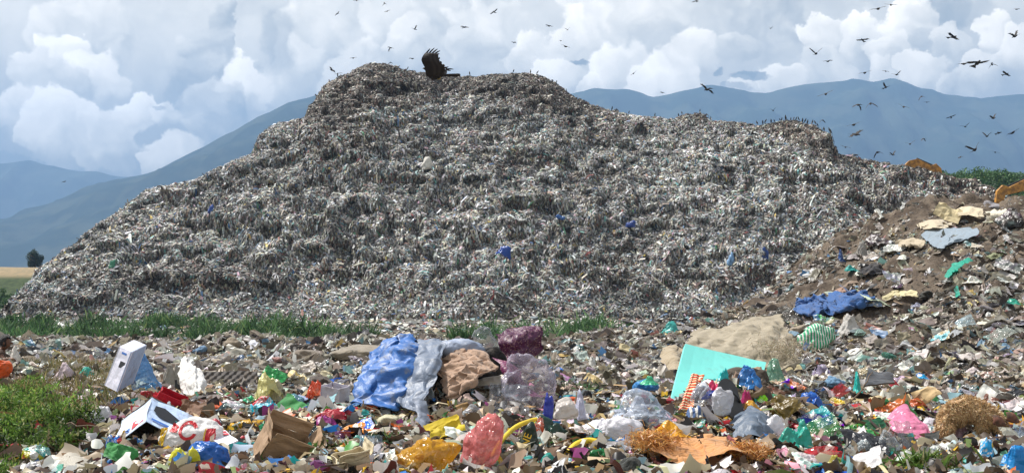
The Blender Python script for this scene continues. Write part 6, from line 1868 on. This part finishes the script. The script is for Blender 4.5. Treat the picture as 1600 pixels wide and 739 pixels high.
# ------------------------------------------------------------------ diggers behind the mound
YEL = m_simple('digger_paint', lin('#c08834'), .6, scale=2.5, col2=lin('#7a5424'), bump=.15)
DKM = m_simple('dark_steel', (.03, .03, .03), .5, metal=.3)
GLS = m_simple('cab_glass', (.03, .04, .05), .1)
def prism(name, outline, w, mat, parent, y=0):
    """side outline (x, z) given a width along y"""
    n_ = len(outline)
    V = [(x, y - w / 2, z) for x, z in outline] + [(x, y + w / 2, z) for x, z in outline]
    me = bpy.data.meshes.new(name)
    me.from_pydata(V, [], [tuple(range(n_)), tuple(range(2 * n_ - 1, n_ - 1, -1))] + [(i, i + n_, (i + 1) % n_ + n_, (i + 1) % n_) for i in range(n_)])
    o = link(name, me, mat, parent=parent)
    b = o.modifiers.new('bevel', 'BEVEL')
    b.width, b.segments = .03, 1
    return o
def digger(loc, rz, label):
    root = empty('excavator', loc, label, 'excavator', 'yellow excavators behind the mound', rz=R(rz))
    for sy in (-1.1, 1.1):
        tk = prism('track', [(-1.9, .3), (-1.6, 0), (1.6, 0), (1.9, .3), (1.9, .5), (1.6, .8), (-1.6, .8), (-1.9, .5)], .5, DKM, root, sy)
    prism('body', [(-2.2, 1.0), (1.3, 1.0), (1.3, 1.5), (.2, 1.6), (.2, 2.0), (-1.9, 2.1), (-2.2, 1.8)], 2.4, YEL, root)
    cab = prism('cab', [(.1, 1.5), (1.35, 1.5), (1.35, 2.1), (1.0, 2.95), (.1, 2.95)], .95, YEL, root, .75)
    prism('window', [(.25, 2.1), (1.22, 2.1), (.95, 2.8), (.25, 2.8)], .98, GLS, cab, .75)
    bm_ = prism('boom', [(.7, 1.5), (1.4, 1.3), (2.7, 3.0), (3.4, 3.4), (5.35, 2.95), (5.5, 3.4), (3.4, 4.5), (2.5, 4.3), (1.8, 3.6)], .42, YEL, root, -.25)
    prism('arm', [(4.8, 3.7), (5.4, 3.95), (5.95, 3.4), (6.2, 1.6), (5.7, 1.55), (5.2, 3.0)], .45, YEL, root, -.25)
    prism('hydraulic_cylinder', [(3.3, 4.5), (3.4, 4.62), (5.2, 3.8), (5.1, 3.68)], .14, DKM, bm_, -.25)
    prism('bucket', [(5.6, 1.6), (6.1, 1.65), (6.15, 1.0), (5.7, .5), (5.0, .6), (5.2, .9)], .9, DKM, root, -.25)
    return root
def dig_place(px, py_top, htop, dY, rz, label):
    r = ridge_point(px)
    Y = r.y + dY
    z = CAMZ + (HOR - py_top) / FPX * Y - htop
    digger(((px - 800) / FPX * Y, Y, z), rz, label)
dig_place(1384, 251, 4.35, 9, -6, 'yellow excavator behind the right shoulder of the mound, its bent boom showing')
digger(at(1664, 356, 100), 176, 'yellow excavator cut off by the right edge, its arm reaching down left')

# ------------------------------------------------------------------ a few large scraps on the mound itself
for (px, py, w, h, c, m, lab) in [(787, 404, 30, 40, '#2a56b0', 'bag', 'torn blue tarpaulin hanging in the middle of the mound face'), (932, 425, 13, 40, '#a8908c', 'cloth', 'long dusty pink rag hanging right of the torn blue tarpaulin'),
                                  (984, 350, 16, 11, '#3a55a0', 'bag', 'blue bag high on the mound right of the middle'), (875, 340, 15, 9, '#4275b8', 'bag', 'small blue bag above the dusty pink rag'), (1096, 352, 13, 11, '#2f7a4a', 'bag', 'green bag on the right part of the mound face'),
                                  (1137, 405, 12, 22, '#7fa8cf', 'bag', 'pale blue strip hanging on the lower right of the mound'), (668, 256, 20, 20, '#d8d4cb', 'cloth', 'white rag curled over a ledge below the summit'), (597, 272, 12, 9, '#b23a44', 'bag', 'small red bag left of the white curled rag'),
                                  (683, 215, 10, 14, '#dcdad4', 'bag', 'white bag just below the dark summit'), (1173, 350, 12, 18, '#d9d8d4', 'bag', 'white bag on the right part of the mound beside the green bag'), (332, 330, 9, 20, '#35549a', 'cloth', 'dark blue rag on the upper left flank of the mound'),
                                  (1478, 288, 9, 22, '#e6e6e4', 'foam', 'white sheet standing on the far right shoulder of the mound'), (580, 418, 10, 8, '#c4534a', 'bag', 'red scrap low on the left half of the mound'), (182, 415, 10, 20, '#4f9a78', 'bag', 'green strip low on the left end of the mound'),
                                  (1190, 472, 20, 18, '#24546e', 'bag', 'teal blue bag at the foot of the mound near the right slope'), (1192, 395, 12, 20, '#2d4f96', 'bag', 'blue rag on the lower right of the mound above the teal blue bag')]:
    r = mound_hit(px, py)
    s = r.y / FPX
    SEED[0] += 1
    o = link('scrap_sheet', blob_mesh('scrap_sheet', w * s, .7, h * s, SEED[0], sub=4, ears=2, crump=.34), M[m], color=lin(c))
    o.location = r - Vector((0, .95, h * s * .5))
    named(o, lab, 'plastic sheet' if m != 'cloth' else 'rag')

# ------------------------------------------------------------------ the loose rubbish one could count
KIN = {  # name: (category, adjectives, maker)
}
CN = [('white', '#eceae6', 20), ('cream', '#cfc4a4', 5), ('grey', '#96928c', 8), ('light blue', '#8fb4cf', 5), ('royal blue', '#2468c4', 6), ('teal', '#2aa498', 6), ('red', '#c8202c', 7), ('yellow', '#dcae2c', 5), ('orange', '#d8692c', 5), ('green', '#3c8a48', 5),
      ('pink', '#dd8aa4', 4), ('purple', '#6c3470', 2.5), ('brown', '#75583e', 4), ('black', '#29282a', 6), ('mint', '#8cc8b0', 3), ('maroon', '#5a2228', 3)]
MUTED = [('pale grey', '#aaa69e', 13), ('dun', '#8c7d68', 6), ('dirty white', '#cbc6ba', 13), ('dark brown', '#4c4036', 7), ('tan', '#a8967a', 5), ('slate grey', '#6a6c6e', 5), ('dull teal', '#5f938c', 2), ('faded blue', '#6584a4', 2.5), ('faded pink', '#b08a84', 1.5), ('black', '#2c2a2a', 4)]
KN = [('plastic_bag', 'plastic bag', 'bag', 22), ('clear_wrap', 'clear wrap', 'film', 8), ('printed_wrapper', 'printed wrapper', 'print', 16), ('paper_scrap', 'paper scrap', 'paper', 9), ('cardboard_piece', 'cardboard piece', 'board', 3), ('cloth_rag', 'rag', 'cloth', 12), ('thin_bag', 'thin see-through bag', 'tint', 7)]
def choose(r, lst):
    return r.choices(lst, [l[-1] for l in lst])[0]
rs = random.Random(12)
loose = []
def capped(px, py, w):
    for (hx, hy, hw, hh, ph) in HERO:
        if hw > 44 and abs(px - hx) < hw * .6 and hh * .2 < py - hy < hh * .5 + 30:
            return min(w, 24)
    return w
def lay(px, py, wpx, pal, fixed=None):
    kn = choose(rs, KN)
    cl = choose(rs, pal)
    if kn[2] == 'board':
        cl = rs.choice([('tan', '#b0967a'), ('brown', '#8a6c50'), ('pale brown', '#c4ad8c')])
    if kn[2] == 'film':
        cl = ('clear', '#c6ccd4')
    loose.append((px, py, capped(px, py, wpx), kn, cl))
def inside(px, py):
    for (hx, hy, w, h, ph) in HERO:
        if abs(px - hx) < w * .42 and -h * .35 < py - hy < h * .42:
            return True
    return False
tries = 0
while len(loose) < 760 and tries < 24000:
    tries += 1
    px = rs.uniform(-10, 1610)
    py = 585 + 165 * rs.random() ** .8
    if px < 180 and py > 590 or inside(px, py):
        continue
    if any((px - a[0]) ** 2 + ((py - a[1]) * 1.6) ** 2 < (10 + .04 * (py - 580)) ** 2 for a in loose):
        continue
    lay(px, py, (18 + 38 * rs.random() ** 1.2 * (.6 + .4 * min(1, (py - 585) / 80))) * (.7 + .5 * (py - 585) / 150), CN if (py > 625 or 1080 < px < 1260) else MUTED + CN[:5])
nn_near = len(loose)
while len(loose) < nn_near + 190 and tries < 40000:
    tries += 1
    px = rs.uniform(0, 1600)
    py = rs.uniform(545, 600) if px < 1150 else rs.uniform(345, 600)
    if px >= 1150 and py < np.interp(px, [1150, 1200, 1250, 1330, 1400, 1480, 1600], [510, 486, 440, 395, 352, 338, 332]):
        continue
    if inside(px, py) or any((px - a[0]) ** 2 + ((py - a[1]) * 2) ** 2 < 15 ** 2 for a in loose):
        continue
    lay(px, py, rs.uniform(12, 23), MUTED)
nn_mid = len(loose)
while len(loose) < nn_mid + 90 and tries < 60000:
    tries += 1
    px, py = rs.uniform(1180, 1600), rs.uniform(345, 600)
    if py < np.interp(px, [1150, 1200, 1250, 1330, 1400, 1480, 1600], [510, 492, 446, 400, 358, 344, 338]) or inside(px, py):
        continue
    lay(px, py, rs.uniform(20, 44), MUTED)
pert = {k[0]: 0 for k in KN}
labels = {}
out_ = []
for (px, py, wpx, kn, cl) in loose:
    if pert[kn[0]] >= (190 if kn[0] == 'plastic_bag' else 280):
        continue
    pert[kn[0]] += 1
    p = hit(px, py)
    s = p.y / FPX
    w = wpx * s
    SEED[0] += 1
    sd_ = SEED[0] * 7
    rr_ = rs.random()
    if kn[2] in ('bag', 'cloth', 'film', 'tint', 'print') and rr_ < .6:
        me = drape_mesh(kn[0], w * 1.1, w * rs.uniform(.6, 1.1), w * rs.uniform(.22, .5), sd_, n_=24, crump=rs.uniform(.1, .35), lean=(rs.uniform(-.4, .4), rs.uniform(-.3, .3)))
        shape = 'bunched'
    elif kn[2] in ('bag', 'cloth', 'film', 'tint') and rr_ < .74:
        me = blob_mesh(kn[0], w, w * rs.uniform(.6, 1), w * rs.uniform(.3, .62), sd_, sub=4 if wpx > 18 else 3, ears=rs.choice([0, 1, 2, 3]), crump=rs.uniform(.16, .34), lean=(rs.uniform(-.4, .4), rs.uniform(-.3, .3)))
        shape = 'bunched'
    else:
        me = sheet_mesh(kn[0], w, w * rs.uniform(.5, .95), sd_, n_=16, tilt=rs.uniform(5, 50), crump=rs.uniform(.06, .22), curl=rs.uniform(-.2, .5), ragged=.16 if kn[2] != 'board' else .05, roll=rs.uniform(-30, 30), turn=rs.uniform(-50, 50), stiff=kn[2] == 'board')
        shape = 'flat'
    o = link(kn[0], me, M[kn[2]], color=tuple(min(.85, c * rs.uniform(.8, 1.15)) for c in lin(cl[1])))
    o.location = p + Vector((0, 0, rs.uniform(-.01, .03)))
    best = sorted(((px - h[0]) ** 2 + ((py - h[1]) * 1.5) ** 2, h) for h in HERO if h[4] != 'x')[:2]
    h = best[0][1]
    dx, dy = px - h[0], py - h[1]
    rel = ('right of' if dx > 0 else 'left of') if abs(dx) > h[2] * .4 else ('below' if dy > 0 else 'above')
    base = f'{cl[0]} {kn[1]}' if not (kn[2] == 'film' and cl[0] == 'clear') else ('bunched clear wrap' if shape == 'bunched' else 'loose clear wrap')
    lab = f"{'small ' if wpx < 18 else ('large ' if wpx > 28 else '')}{base} {rel} {h[4]}"
    labels.setdefault(lab, []).append((px, o, kn, best[1][1]))
for lab, lst in labels.items():
    lst.sort(key=lambda t: t[0])
    for i, (px, o, kn, h2) in enumerate(lst):
        named(o, lab + (f', {NUM[i]} from the left' if len(lst) > 1 else ''), kn[1], kn[1] + ' pieces scattered over the rubbish')
